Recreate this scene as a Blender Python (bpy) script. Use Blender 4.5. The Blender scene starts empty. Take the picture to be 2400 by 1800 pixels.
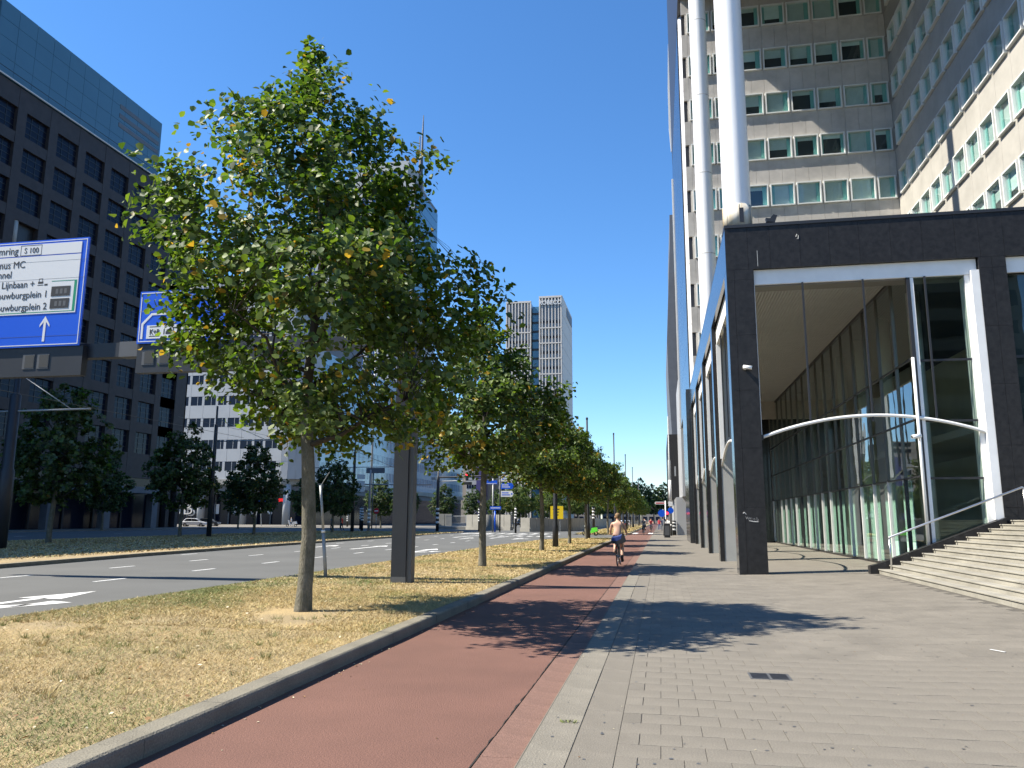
import bpy, bmesh, math, random
import numpy as np
from mathutils import Vector, Matrix, Euler
random.seed(7); rng = np.random.default_rng(7)
S = bpy.context.scene
COL = S.collection
R = math.radians

# ---------------------------------------------------------------- camera
PITCH, YAW, ROLL = R(9.8804), R(10.7578), 0.0045
fwd = Vector((-math.sin(YAW)*math.cos(PITCH), math.cos(YAW)*math.cos(PITCH), math.sin(PITCH)))
rt0 = Vector((math.cos(YAW), math.sin(YAW), 0)); up0 = rt0.cross(fwd)
rt = rt0*math.cos(ROLL) + up0*math.sin(ROLL); up = up0*math.cos(ROLL) - rt0*math.sin(ROLL)
cd = bpy.data.cameras.new('camera'); cam = bpy.data.objects.new('camera', cd); COL.objects.link(cam)
cd.sensor_width = 36; cd.lens = 27.3; cd.clip_start = 0.05; cd.clip_end = 5000
M4 = Matrix((rt, up, -fwd)).transposed().to_4x4(); M4.translation = (0, 0, 1.55)
cam.matrix_world = M4
S.camera = cam

# ---------------------------------------------------------------- sky and sun
SUN_EL = R(49); SH = Vector((1, 0.26)).normalized()          # shadows fall along +X
sun_dir = Vector((-SH.x*math.cos(SUN_EL), -SH.y*math.cos(SUN_EL), math.sin(SUN_EL)))
w = bpy.data.worlds.new('World'); S.world = w; w.use_nodes = True
nt = w.node_tree; bg = nt.nodes['Background']
sky = nt.nodes.new('ShaderNodeTexSky'); sky.sky_type = 'NISHITA'; sky.sun_disc = False
sky.sun_elevation = SUN_EL; sky.sun_rotation = math.atan2(sun_dir.x, sun_dir.y)
sky.altitude = 0; sky.air_density = 1.0; sky.dust_density = 0.05; sky.ozone_density = 7.0
hsv = nt.nodes.new('ShaderNodeHueSaturation'); hsv.inputs['Saturation'].default_value = 1.13; hsv.inputs['Value'].default_value = 1.1
nt.links.new(sky.outputs[0], hsv.inputs['Color']); nt.links.new(hsv.outputs[0], bg.inputs[0]); bg.inputs[1].default_value = 0.098
sl = bpy.data.lights.new('sun', 'SUN'); sl.energy = 5.0; sl.angle = R(0.53); sl.color = (1, .93, .81)
so = bpy.data.objects.new('sun', sl); COL.objects.link(so)
so.rotation_euler = sun_dir.to_track_quat('Z', 'Y').to_euler(); so.location = (-40, -10, 60)
S.view_settings.view_transform = 'Standard'; S.view_settings.look = 'None'
S.view_settings.exposure = 1.1; S.view_settings.gamma = 1
S.view_settings.use_curve_mapping = False
S.render.engine = 'CYCLES'
S.cycles.max_bounces = 8; S.cycles.transparent_max_bounces = 12; S.cycles.caustics_reflective = False
S.cycles.caustics_refractive = False; S.cycles.use_denoising = True

# ---------------------------------------------------------------- materials
MATS = {}
def _n(t, k, **kw):
    n = t.nodes.new(k)
    for a, v in kw.items(): setattr(n, a, v)
    return n
def mat(name, col, rough=.7, var=0.0, scale=4.0, bump=0.0, bscale=60.0, metal=0.0, spec=.5, island=0.0, col2=None,
        coords='Object', detail=6, speck=None, coat=0.0, emit=None, estr=0, stretch=None):
    if name in MATS: return MATS[name]
    m = bpy.data.materials.new(name); m.use_nodes = True; t = m.node_tree; MATS[name] = m
    b = t.nodes['Principled BSDF']
    b.inputs['Roughness'].default_value = rough; b.inputs['Metallic'].default_value = metal
    b.inputs['Specular IOR Level'].default_value = spec; b.inputs['Coat Weight'].default_value = coat
    c = (*col, 1); b.inputs['Base Color'].default_value = c
    m.diffuse_color = c
    if emit: b.inputs['Emission Color'].default_value = (*emit, 1); b.inputs['Emission Strength'].default_value = estr
    tc = _n(t, 'ShaderNodeTexCoord'); vec = tc.outputs[coords]
    if stretch:
        mp = _n(t, 'ShaderNodeMapping'); mp.inputs['Scale'].default_value = stretch
        t.links.new(vec, mp.inputs[0]); vec = mp.outputs[0]
    out = None
    if var or col2:
        nz = _n(t, 'ShaderNodeTexNoise'); nz.inputs['Scale'].default_value = scale; nz.inputs['Detail'].default_value = detail
        nz.inputs['Roughness'].default_value = .62
        t.links.new(vec, nz.inputs['Vector'])
        rp = _n(t, 'ShaderNodeValToRGB'); e = rp.color_ramp.elements
        d = col2 if col2 else tuple(x*(1-var) for x in col)
        l = col if col2 else tuple(min(1, x*(1+var)) for x in col)
        e[0].position = .33; e[0].color = (*d, 1); e[1].position = .67; e[1].color = (*l, 1)
        t.links.new(nz.outputs[0], rp.inputs[0]); out = rp.outputs[0]
    if island:
        g = _n(t, 'ShaderNodeNewGeometry'); hs = _n(t, 'ShaderNodeHueSaturation')
        mr = _n(t, 'ShaderNodeMapRange'); mr.inputs['To Min'].default_value = 1-island; mr.inputs['To Max'].default_value = 1+island
        t.links.new(g.outputs['Random Per Island'], mr.inputs[0]); t.links.new(mr.outputs[0], hs.inputs['Value'])
        if out: t.links.new(out, hs.inputs['Color'])
        else: hs.inputs['Color'].default_value = c
        out = hs.outputs[0]
    if speck:
        n3 = _n(t, 'ShaderNodeTexNoise'); n3.inputs['Scale'].default_value = speck[0]; n3.inputs['Detail'].default_value = 2
        t.links.new(vec, n3.inputs['Vector']); h3 = _n(t, 'ShaderNodeHueSaturation'); m3 = _n(t, 'ShaderNodeMapRange')
        m3.inputs['From Min'].default_value = .3; m3.inputs['From Max'].default_value = .7
        m3.inputs['To Min'].default_value = 1-speck[1]; m3.inputs['To Max'].default_value = 1+speck[1]
        t.links.new(n3.outputs[0], m3.inputs[0]); t.links.new(m3.outputs[0], h3.inputs['Value'])
        if out: t.links.new(out, h3.inputs['Color'])
        else: h3.inputs['Color'].default_value = c
        out = h3.outputs[0]
    if out: t.links.new(out, b.inputs['Base Color'])
    if bump:
        n2 = _n(t, 'ShaderNodeTexNoise'); n2.inputs['Scale'].default_value = bscale; n2.inputs['Detail'].default_value = 4
        t.links.new(vec, n2.inputs['Vector'])
        bp = _n(t, 'ShaderNodeBump'); bp.inputs['Strength'].default_value = bump; bp.inputs['Distance'].default_value = .02
        t.links.new(n2.outputs[0], bp.inputs['Height']); t.links.new(bp.outputs[0], b.inputs['Normal'])
    return m

def glass_mat(name, tint, refl=.1, rough=.01, wav=0.0):
    m = bpy.data.materials.new(name); m.use_nodes = True; t = m.node_tree; MATS[name] = m
    t.nodes.remove(t.nodes['Principled BSDF']); o = t.nodes['Material Output']
    tr = _n(t, 'ShaderNodeBsdfTransparent'); tr.inputs[0].default_value = (*tint, 1)
    gl = _n(t, 'ShaderNodeBsdfGlossy'); gl.inputs['Roughness'].default_value = rough; gl.inputs[0].default_value = (.92, .97, .97, 1)
    fr = _n(t, 'ShaderNodeFresnel'); fr.inputs[0].default_value = 1.5
    gm = _n(t, 'ShaderNodeNewGeometry'); inv = _n(t, 'ShaderNodeMath', operation='SUBTRACT'); inv.inputs[0].default_value = 1.0
    ml = _n(t, 'ShaderNodeMath', operation='MULTIPLY'); cm = _n(t, 'ShaderNodeMix', data_type='RGBA'); cm.inputs[6].default_value = (*tint, 1); cm.inputs[7].default_value = (1, 1, 1, 1)
    t.links.new(gm.outputs['Backfacing'], inv.inputs[1]); t.links.new(gm.outputs['Backfacing'], cm.inputs[0]); t.links.new(cm.outputs[2], tr.inputs[0])
    ad = _n(t, 'ShaderNodeMath', operation='MULTIPLY_ADD', use_clamp=True); ad.inputs[1].default_value = 1.5; ad.inputs[2].default_value = refl
    mx = _n(t, 'ShaderNodeMixShader')
    t.links.new(fr.outputs[0], ad.inputs[0]); t.links.new(ad.outputs[0], ml.inputs[0]); t.links.new(inv.outputs[0], ml.inputs[1]); t.links.new(ml.outputs[0], mx.inputs[0])
    t.links.new(tr.outputs[0], mx.inputs[1]); t.links.new(gl.outputs[0], mx.inputs[2]); t.links.new(mx.outputs[0], o.inputs[0])
    if wav:
        tc = _n(t, 'ShaderNodeTexCoord'); nz = _n(t, 'ShaderNodeTexNoise'); nz.inputs['Scale'].default_value = .6
        bp = _n(t, 'ShaderNodeBump'); bp.inputs['Strength'].default_value = wav; bp.inputs['Distance'].default_value = .05
        t.links.new(tc.outputs['Object'], nz.inputs[0]); t.links.new(nz.outputs[0], bp.inputs['Height']); t.links.new(bp.outputs[0], gl.inputs['Normal'])
    return m

def leaf_mat(name, col, under, rough=.5):
    m = bpy.data.materials.new(name); m.use_nodes = True; t = m.node_tree; MATS[name] = m
    b = t.nodes['Principled BSDF']; o = t.nodes['Material Output']
    g = _n(t, 'ShaderNodeNewGeometry'); mr = _n(t, 'ShaderNodeMapRange'); mr.inputs['To Min'].default_value = .55; mr.inputs['To Max'].default_value = 1.45
    hs = _n(t, 'ShaderNodeHueSaturation'); mx = _n(t, 'ShaderNodeMix', data_type='RGBA')
    mx.inputs[6].default_value = (*col, 1); mx.inputs[7].default_value = (*under, 1)
    t.links.new(g.outputs['Backfacing'], mx.inputs[0]); t.links.new(mx.outputs[2], hs.inputs['Color'])
    t.links.new(g.outputs['Random Per Island'], mr.inputs[0]); t.links.new(mr.outputs[0], hs.inputs['Value'])
    t.links.new(hs.outputs[0], b.inputs['Base Color']); b.inputs['Roughness'].default_value = rough
    b.inputs['Specular IOR Level'].default_value = .4
    tl = _n(t, 'ShaderNodeBsdfTranslucent'); hs2 = _n(t, 'ShaderNodeHueSaturation'); hs2.inputs['Value'].default_value = 1.25; hs2.inputs['Hue'].default_value = .485
    t.links.new(hs.outputs[0], hs2.inputs['Color']); t.links.new(hs2.outputs[0], tl.inputs[0])
    ms = _n(t, 'ShaderNodeMixShader'); ms.inputs[0].default_value = .45
    t.links.new(b.outputs[0], ms.inputs[1]); t.links.new(tl.outputs[0], ms.inputs[2]); t.links.new(ms.outputs[0], o.inputs[0])
    return m

mat('asphalt', (0.0986, 0.1000, 0.0943), .85, .12, .3, .2, 90, speck=(55, .10))
mat('asphalt_far', (0.1040, 0.1040, 0.1000), .85, .12, .2)
mat('red_asphalt', (0.1468, 0.0722, 0.0528), .9, .13, .55, .5, 110, speck=(75, .24))
mat('red_slab', (0.1680, 0.0944, 0.0718), .9, .12, 3, .4, 90, island=.08, speck=(75, .2))
mat('crack', (.02, .018, .016), .95)
mat('paver', (0.1682, 0.1518, 0.1243), .88, .13, 1.3, .4, 110, island=.055, speck=(80, .17), coords='Generated' if False else 'Object')
mat('paver_joint', (0.0868, 0.0787, 0.0651), .95)
mat('pavement', (0.1640, 0.1477, 0.1213), .88, .10, 1.2, .3, 90, speck=(40, .06))
mat('kerb', (0.1892, 0.1725, 0.1320), .9, .2, 2.2, .6, 70, island=.03, speck=(70, .2))
mat('kerb_pale', (0.1865, 0.1705, 0.1386), .9, .18, 1.6, .5, 70, island=.05, speck=(70, .18))
mat('earth', (0.3612, 0.2665, 0.1296), .95, 0, .7, .9, 30, col2=(0.2322, 0.1845, 0.1080), speck=(45, .3))
mat('marking', (0.6120, 0.6120, 0.5940), .75, .2, 2.5)
mat('straw', (0.4600, 0.3388, 0.1292), .8, 0, .8, col2=(0.3680, 0.2728, 0.1216), island=.16)
mat('straw_pale', (0.5888, 0.4717, 0.2320), .8, 0, .8, col2=(0.4600, 0.3738, 0.2000), island=.14)
mat('grass_green', (0.2160, 0.2250, 0.0585), .7, 0, .8, col2=(0.1350, 0.1710, 0.0450), island=.18)
mat('dead_leaf', (.22, .12, .05), .8, island=.5)
mat('pale_leaf', (.62, .55, .38), .8, island=.3)
mat('granite', (.022, .021, .021), .38, .3, 7, .03, 200, spec=.25, island=.22)
mat('granite_west', (.026, .027, .030), .15, .2, 5, spec=.75)
mat('white_paint', (.78, .78, .76), .45, .05, 1.5)
mat('white_column', (.80, .80, .79), .32, .03, .8)
mat('rust_white', (.72, .70, .62), .6, 0, 3.5, col2=(.42, .33, .20), stretch=(1, 1, .25))
mat('grey_render', (0.3910, 0.3910, 0.3740), .8, .08, 1.1, .1, 60)
mat('soffit', (.35, .36, .355), .6, .05, 2)
mat('facade_concrete', (0.4644, 0.4374, 0.3996), .85, .14, .9, .25, 50, island=.07)
mat('wing_concrete', (0.3784, 0.3612, 0.3225), .85, .10, .8, .2, 50, island=.05)
mat('window_frame', (.74, .75, .72), .45)
mat('blind', (.50, .56, .53), .8, .06, 2)
mat('blind_pale', (.66, .74, .70), .8, .06, 2)
mat('curtain', (.22, .46, .42), .7, .1, 4, stretch=(30, 30, 1))
mat('mint_screen', (.55, .74, .66), .5)
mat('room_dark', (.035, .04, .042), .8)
mat('room_floor', (.34, .33, .30), .5)
mat('room_wall', (.42, .44, .42), .8, .1, .5)
mat('mullion_dark', (.025, .025, .027), .4)
mat('bronze', (.16, .155, .14), .4, metal=.2)
mat('stair_stone', (0.2805, 0.2652, 0.2227), .75, .2, 1.1, .2, 60, island=.10, stretch=(.6, 1.0, 1), speck=(40, .08))
mat('steel', (.55, .55, .55), .28, metal=.95)
mat('brown_stone', (.046, .038, .038), .6, .18, 1.3, spec=.3, island=.12)
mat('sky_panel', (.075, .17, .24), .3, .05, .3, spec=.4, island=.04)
mat('dark_pane', (.010, .014, .028), .12, spec=.15, island=.3)
mat('slate_trim', (.12, .13, .15), .6, .1, 1)
mat('white_clad', (0.3740, 0.3825, 0.3910), .45, .04, .4, island=.05)
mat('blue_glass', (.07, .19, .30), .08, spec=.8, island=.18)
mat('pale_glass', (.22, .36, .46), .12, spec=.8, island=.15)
mat('tower_stone', (.36, .37, .37), .7, .06, .3)
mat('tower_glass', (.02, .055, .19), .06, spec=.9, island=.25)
mat('cream_fin', (.60, .56, .51), .7, .05, .2)
mat('fin_glass', (.16, .19, .22), .15, spec=.7, island=.3)
mat('bark', (.085, .082, .055), .9, 0, 9, 1.0, 45, col2=(.17, .155, .12), stretch=(1, 1, .4), speck=(60, .2))
mat('branch', (.032, .028, .022), .9, .2, 12)  # limbs and twigs: the shade inside the crown is put into this dark colour
mat('dark_steel', (.022, .024, .029), .45, .1, 1.5, spec=.4)
mat('mid_steel', (.085, .088, .092), .5)
mat('grey_pole', (.30, .31, .31), .5, metal=.2)
mat('sign_blue', (.0, .085, .62), .35)
mat('sign_white', (.70, .70, .69), .4)
mat('sign_black', (.012, .012, .014), .5)
mat('sign_green', (.0, .25, .12), .4)
mat('sign_red', (.55, .01, .02), .45)
mat('sign_yellow', (.80, .55, .0), .5)
mat('shop_red', (.62, .01, .015), .5, emit=(1, .02, .02), estr=.35)
mat('lamp_red', (.6, .01, .02), .3, emit=(1, .02, .05), estr=3.0)
mat('skin', (.55, .33, .235), .5, .08, 9)
mat('hair', (.20, .12, .055), .7, .3, 60)
mat('navy_cloth', (.012, .016, .035), .8)
mat('bag_blue', (.018, .045, .20), .7, .25, 14)
mat('bag_black', (.012, .013, .017), .7)
mat('rubber', (.012, .012, .012), .7)
mat('chrome', (.6, .6, .6), .2, metal=1)
mat('cloth_orange', (.75, .07, .03), .8)
mat('cloth_white', (.7, .7, .68), .8)
mat('cloth_grey', (.16, .17, .19), .8)
mat('cloth_blue', (.05, .10, .22), .8)
mat('cloth_red', (.45, .04, .06), .8)
mat('scooter_green', (.10, .55, .03), .35)
mat('car_silver', (.55, .56, .57), .25, coat=.6)
mat('car_black', (.012, .012, .014), .18, coat=.8)
mat('car_white', (.75, .75, .75), .25, coat=.5)
mat('car_red', (.3, .02, .02), .25, coat=.5)
mat('car_glass', (.015, .02, .022), .05, spec=.7)
mat('tunnel_concrete', (0.2805, 0.2720, 0.2422), .85, .15, .6)
mat('far_brown', (.27, .24, .21), .8, .08, .2)
mat('far_purple', (.05, .045, .16), .6)
glass_mat('hall_glass', (.74, .86, .80), .03, .008, .05)
glass_mat('office_glass', (.84, .94, .92), .03, .02)
leaf_mat('leaf_a', (.040, .098, .008), (.080, .130, .035))
leaf_mat('leaf_b', (.100, .178, .012), (.13, .185, .045))
leaf_mat('leaf_yellow', (.38, .27, .018), (.34, .24, .03), .5)
leaf_mat('leaf_dark', (.030, .066, .016), (.07, .10, .045))  # darker leaf copy; shade on the median trees is put into its green

# ---------------------------------------------------------------- mesh helpers
class MB:
    """collects boxes, tubes and polygons; build() links them as ONE mesh object"""
    def __init__(s): s.v = []; s.f = []; s.m = []; s.mats = []; s.cur = 0
    def mat(s, name):
        if name not in s.mats: s.mats.append(name)
        s.cur = s.mats.index(name); return s
    def poly(s, pts):
        b = len(s.v); s.v += [tuple(p) for p in pts]; s.f.append(tuple(range(b, b+len(pts)))); s.m.append(s.cur); return s
    def box(s, x0, x1, y0, y1, z0, z1, ch=0.0):
        if ch:
            b = len(s.v); c = ch
            for z, d in ((z0, 0), (z1-c, 0), (z1, c)):
                s.v += [(x0+d, y0+d, z), (x1-d, y0+d, z), (x1-d, y1-d, z), (x0+d, y1-d, z)]
            F = []
            for k in (0, 4):
                for i in range(4):
                    j = (i+1) % 4; F.append((b+k+i, b+k+j, b+k+4+j, b+k+4+i))
            F.append((b+8, b+9, b+10, b+11)); s.f += F; s.m += [s.cur]*len(F); return s
        b = len(s.v)
        s.v += [(x0,y0,z0),(x1,y0,z0),(x1,y1,z0),(x0,y1,z0),(x0,y0,z1),(x1,y0,z1),(x1,y1,z1),(x0,y1,z1)]
        F = [(0,3,2,1),(4,5,6,7),(0,1,5,4),(1,2,6,5),(2,3,7,6),(3,0,4,7)]
        s.f += [tuple(b+i for i in f) for f in F]; s.m += [s.cur]*6; return s
    def prism(s, pts, axis, a0, a1):
        """pts: 2-D outline; axis 'x': (y,z), 'y': (x,z), 'z': (x,y)"""
        def p3(p, a): return (a, p[0], p[1]) if axis == 'x' else (p[0], a, p[1]) if axis == 'y' else (p[0], p[1], a)
        n = len(pts); b = len(s.v)
        s.v += [p3(p, a0) for p in pts] + [p3(p, a1) for p in pts]
        F = [tuple(b+i for i in range(n))[::-1], tuple(b+n+i for i in range(n))]
        F += [(b+i, b+(i+1) % n, b+n+(i+1) % n, b+n+i) for i in range(n)]
        s.f += F; s.m += [s.cur]*len(F); return s
    def tube(s, pts, rad, n=8, cap=True, closed=False):
        pts = [Vector(p) for p in pts]; k = len(pts)
        rad = rad if hasattr(rad, '__len__') else [rad]*k
        b = len(s.v); ref = None
        for i, p in enumerate(pts):
            if closed: t = pts[(i+1) % k]-pts[i-1]
            else: t = (pts[min(i+1, k-1)]-pts[max(i-1, 0)])
            t.normalize()
            if ref is None: ref = t.orthogonal().normalized()
            u = (ref-t*ref.dot(t)); u = u.normalized() if u.length > 1e-6 else t.orthogonal().normalized()
            ref = u; w_ = t.cross(u)
            for j in range(n):
                a = 2*math.pi*j/n; s.v.append(tuple(p+(u*math.cos(a)+w_*math.sin(a))*rad[i]))
        F = []
        for i in range(k if closed else k-1):
            i2 = (i+1) % k
            for j in range(n):
                j2 = (j+1) % n; F.append((b+i*n+j, b+i*n+j2, b+i2*n+j2, b+i2*n+j))
        if cap and not closed: F += [tuple(b+j for j in range(n))[::-1], tuple(b+(k-1)*n+j for j in range(n))]
        s.f += F; s.m += [s.cur]*len(F); return s
    def lathe(s, prof, c=(0, 0, 0), n=24):
        return s.tube([(c[0], c[1], c[2]+z) for r, z in prof], [max(r, 1e-4) for r, z in prof], n)
    def build(s, name, material=None, parent=None, smooth=False, loc=None):
        me = bpy.data.meshes.new(name); me.from_pydata(s.v, [], s.f)
        if s.mats:
            for q in s.mats: me.materials.append(MATS[q])
            me.polygons.foreach_set('material_index', s.m)
        else: me.materials.append(MATS[material])
        if smooth:
            me.polygons.foreach_set('use_smooth', [len(f) <= 4 for f in s.f])
        me.update()
        return link(name, me, parent, loc)
def link(name, me, parent=None, loc=None, rot=None):
    o = bpy.data.objects.new(name, me); COL.objects.link(o); o.cycles.shadow_terminator_geometry_offset = 0.0
    if parent: o.parent = parent
    if loc is not None: o.location = loc
    if rot is not None: o.rotation_euler = rot
    return o
def tag(o, label=None, cat=None, group=None, kind=None):
    if label: o['label'] = label
    if cat: o['category'] = cat
    if group: o['group'] = group
    if kind: o['kind'] = kind
    return o
def empty(name, loc=(0, 0, 0), label=None, cat=None, group=None, rz=0, kind=None):
    o = bpy.data.objects.new(name, None); COL.objects.link(o); o.location = loc; o.rotation_euler = (0, 0, rz)
    o.empty_display_size = .2
    return tag(o, label, cat, group, kind)
def copy_tree(o, parent=None):
    c = o.copy(); COL.objects.link(c); c.parent = parent
    for ch in o.children: copy_tree(ch, c)
    return c
def bevel(o, wd=.01, seg=2):
    m = o.modifiers.new('bevel', 'BEVEL'); m.width = wd; m.segments = seg; m.limit_method = 'ANGLE'; return o
def text(name, body, size, material, parent, loc, rot=(math.pi/2, 0, 0), align='LEFT', extrude=.004, shear=0, sx=1, bold=0):
    c = bpy.data.curves.new(name, 'FONT'); c.body = body; c.size = size; c.extrude = extrude; c.align_x = align; c.shear = shear; c.offset = bold
    c.resolution_u = 3
    o = bpy.data.objects.new(name, c); COL.objects.link(o)
    dg = bpy.context.evaluated_depsgraph_get(); me = bpy.data.meshes.new_from_object(o.evaluated_get(dg))
    bpy.data.objects.remove(o); bpy.data.curves.remove(c)
    me.materials.clear(); me.materials.append(MATS[material]); me.name = name
    for p in me.polygons: p.material_index = 0
    q = link(name, me, parent, loc, rot); q.scale = (sx, 1, 1)
    return q
# ================================================================ ground, roads, verge, pavement
def sheet(name, pts, z, material, kind='structure', thick=0.0, parent=None):
    mb = MB()
    if thick: mb.prism([p for p in pts], 'z', z-thick, z)
    else: mb.poly([(x, y, z) for x, y in pts])
    o = mb.build(name, material, parent)
    if not parent and kind: o['kind'] = kind
    return o
sheet('ground', [(-1500, -300), (1500, -300), (1500, 3000), (-1500, 3000)], -.16, 'asphalt_far')
road = sheet('road', [(-66, -40), (-9.3, -40), (-9.3, 420), (-66, 420)], -.02, 'asphalt')
side_street = sheet('side_street', [(-9.4, 63.5), (-3.5, 64.4), (-3.5, 83), (-9.4, 83.5)], -.022, 'asphalt')
far_pave = sheet('far_pavement', [(-160, -40), (-66, -40), (-66, 166), (-160, 166)], .08, 'pavement', thick=.2)
forecourt = sheet('forecourt', [(-66, 118), (-44, 130), (-44, 168), (-66, 168)], .02, 'pavement', thick=.1)

# painted markings are parts of the road
def mark(pts, name='lane_dash', z=-.015): 
    return MB().poly([(x, y, z) for x, y in pts]).build(name, 'marking', road)
dash_me = MB().box(-.06, .06, 0, 1.15, -.0195, -.0145).build('lane_dash', 'marking', road, loc=(-13.82, 17.5, 0)).data
for k in range(1, 12): link('lane_dash', dash_me, road, (-13.82, 17.5+4.2*k, 0))
for k in range(12): link('lane_dash', dash_me, road, (-17.0-.05*min(k, 9), 17.9+4.35*k, 0))
for k in range(9): link('lane_dash', dash_me, road, (-20.35, 31+5.5*k, 0)) if k > 2 or k == 0 else None
def arrow(x, y, L=4.2, branch=0, name='arrow_marking'):
    mb = MB(); z = -.0145
    mb.poly([(x-.11, y, z), (x+.11, y, z), (x+.11, y+L-1.5, z), (x-.11, y+L-1.5, z)])
    mb.poly([(x-.48, y+L-1.6, z), (x+.48, y+L-1.6, z), (x, y+L, z)])
    if branch:
        b = branch
        mb.poly([(x+.1*b, y+.7, z), (x+.75*b, y+1.5, z), (x+.75*b, y+1.9, z), (x+.1*b, y+1.4, z)][::b])
        mb.poly([(x+.6*b, y+1.05, z), (x+1.15*b, y+2.3, z), (x+.6*b, y+2.45, z)][::b])
    return mb.build(name, 'marking', road)
arrow(-12.0, 10.9, 4.4, 1); arrow(-11.75, 35.2, 5.6, 1); arrow(-15.9, 39.0, 5.7); arrow(-18.85, 40.2, 4.2); arrow(-22.5, 47, 4)
mark([(-14.05, 64), (-13.85, 64), (-13.85, 90), (-14.05, 90)], 'lane_line')
mark([(-17.75, 66), (-17.55, 66), (-17.55, 90), (-17.75, 90)], 'lane_line')
for k in range(9):
    x = -21.5+1.25*k; mark([(x, 82.6), (x+.62, 82.6), (x+.62, 87), (x, 87)], 'crossing_bar')
for k in range(8):
    x = -16.9+1.3*k*.7; mark([(x, 72), (x+.4, 72), (x+.4, 74.4), (x, 74.4)], 'crossing_bar')
arrow(-11.6, 61.5, 4.5, 1); arrow(-15.8, 61, 4.6)
mark([(-64, 60), (-63.85, 60), (-63.85, 100), (-64, 100)], 'lane_line')
for k in range(9): link('lane_dash', dash_me, road, (-52, 20+12*k, 0))

# ---- grass verges with kerbs
def verge(name, pts, z, amp, n, label_kind='structure', seed=1):
    """a gently uneven lawn sheet: outer edge at z-.1, inside bumpy"""
    bm = bmesh.new(); vs = [bm.verts.new((x, y, z)) for x, y in pts]; bm.faces.new(vs)
    ex = bmesh.ops.extrude_face_region(bm, geom=bm.faces[:])
    for v in ex['geom']:
        if isinstance(v, bmesh.types.BMVert): v.co.z -= .14
    bmesh.ops.recalc_face_normals(bm, faces=bm.faces[:])
    me = bpy.data.meshes.new(name); bm.to_mesh(me); bm.free(); me.materials.append(MATS['earth'])
    o = link(name, me); o['kind'] = label_kind; return o
GRASS_EDGE = [(-9.55, -8), (-9.6, 10), (-9.5, 20), (-9.45, 30), (-9.2, 45), (-8.6, 56), (-7.4, 62), (-5.6, 64), (-3.72, 64.3)]
verge('grass_verge', [(-3.67, -8)] + [(-3.67, 64.3)] + GRASS_EDGE[::-1], .085, .02, 0)
verge('grass_verge', [(-3.67, 84.0), (-3.67, 420), (-9.2, 420), (-9.2, 88), (-7.8, 85)], .085, .02, 0)
MED = [(-19.2, -30), (-19.4, 10), (-20.1, 21), (-20.9, 29), (-21.5, 40), (-21.9, 52), (-22.0, 64), (-22.6, 72), (-24.2, 84), (-27.5, 90), (-33, 91.5), (-40, 90)]
verge('median_strip', [(x-.2, y) for x, y in MED] + [(-41, 60), (-41, -30)], .085, .02, 0)
kb = MB()
for (x0, y0), (x1, y1) in zip(MED, MED[1:]):
    d = Vector((x1-x0, y1-y0)).normalized(); nrm = Vector((-d.y, d.x))*.2
    kb.prism([(x0, y0), (x1, y1), (x1+nrm.x, y1+nrm.y), (x0+nrm.x, y0+nrm.y)], 'z', -.1, .11)
tag(kb.build('median_kerb', 'kerb'), kind='structure')

kerb = empty('verge_kerb', (0, 0, 0), kind='structure')
kme = MB().prism([(-.115, -.12), (.115, -.12), (.115, .07), (.108, .088), (.09, .1), (-.1, .1), (-.115, .09)], 'y', .0012, .9988)
kme = kme.build('kerb_stone', 'kerb', kerb, loc=(-3.565, 3, 0)).data
for k in range(1, 61): link('kerb_stone', kme, kerb, (-3.565+random.uniform(-.004, .004), 3+k, random.uniform(-.003, .003)))
for k in range(40): link('kerb_stone', kme, kerb, (-3.565, 84+k, 0))
kfar = MB()
for (x0, x1, y0, y1) in [(-3.68, -3.45, 124, 400), (-3.68, -3.45, -8, 3)]: kfar.box(x0, x1, y0, y1, -.12, .1)
kfar.build('kerb_run', 'kerb', kerb)

# ---- red bicycle path
bike = sheet('bike_path', [(-3.6, -8), (-1.262, -8), (-1.262, 420), (-3.6, 420)], -.04, 'red_asphalt')
sheet('bike_path_bed', [(-1.3, -8), (-.9, -8), (-.9, 420), (-1.3, 420)], -.052, 'crack', parent=bike)
slab = MB().box(-.152, .149, .0015, .4985, -.08, -.036, .003).build('edge_slab', 'red_slab', bike, loc=(-1.103, 3.5, 0)).data
for k in range(1, 110): link('edge_slab', slab, bike, (-1.103, 3.5+.5*k, random.uniform(-.002, .002)))
sheet('edge_run', [(-1.25, 58.5), (-.955, 58.5), (-.955, 420), (-1.25, 420)], -.037, 'red_slab', parent=bike)
# ragged seam between asphalt and slabs
cr = MB(); y = 3.5; px = -1.262; pw = .006
while y < 40:
    y2 = y+random.uniform(.05, .16); nx = -1.262+random.uniform(-.008, .004); nw = random.uniform(.002, .012)
    cr.poly([(px-pw, y, -.0365), (px+pw*.4, y, -.0365), (nx+nw*.4, y2, -.0365), (nx-nw, y2, -.0365)])
    px, pw, y = nx, nw, y2
cr.build('seam_crack', 'crack', bike)
for x0 in (-3.42, -2.3, -1.75):
    pass
for (x0, x1, y0) in [(-3.4, -2.75, 92), (-1.55, -1.0, 92)]:
    MB().poly([(x0, y0, -.032), (x1, y0, -.032), (x1, y0+9, -.032), (x0, y0+9, -.032)]).build('white_block', 'marking', bike)

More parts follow.
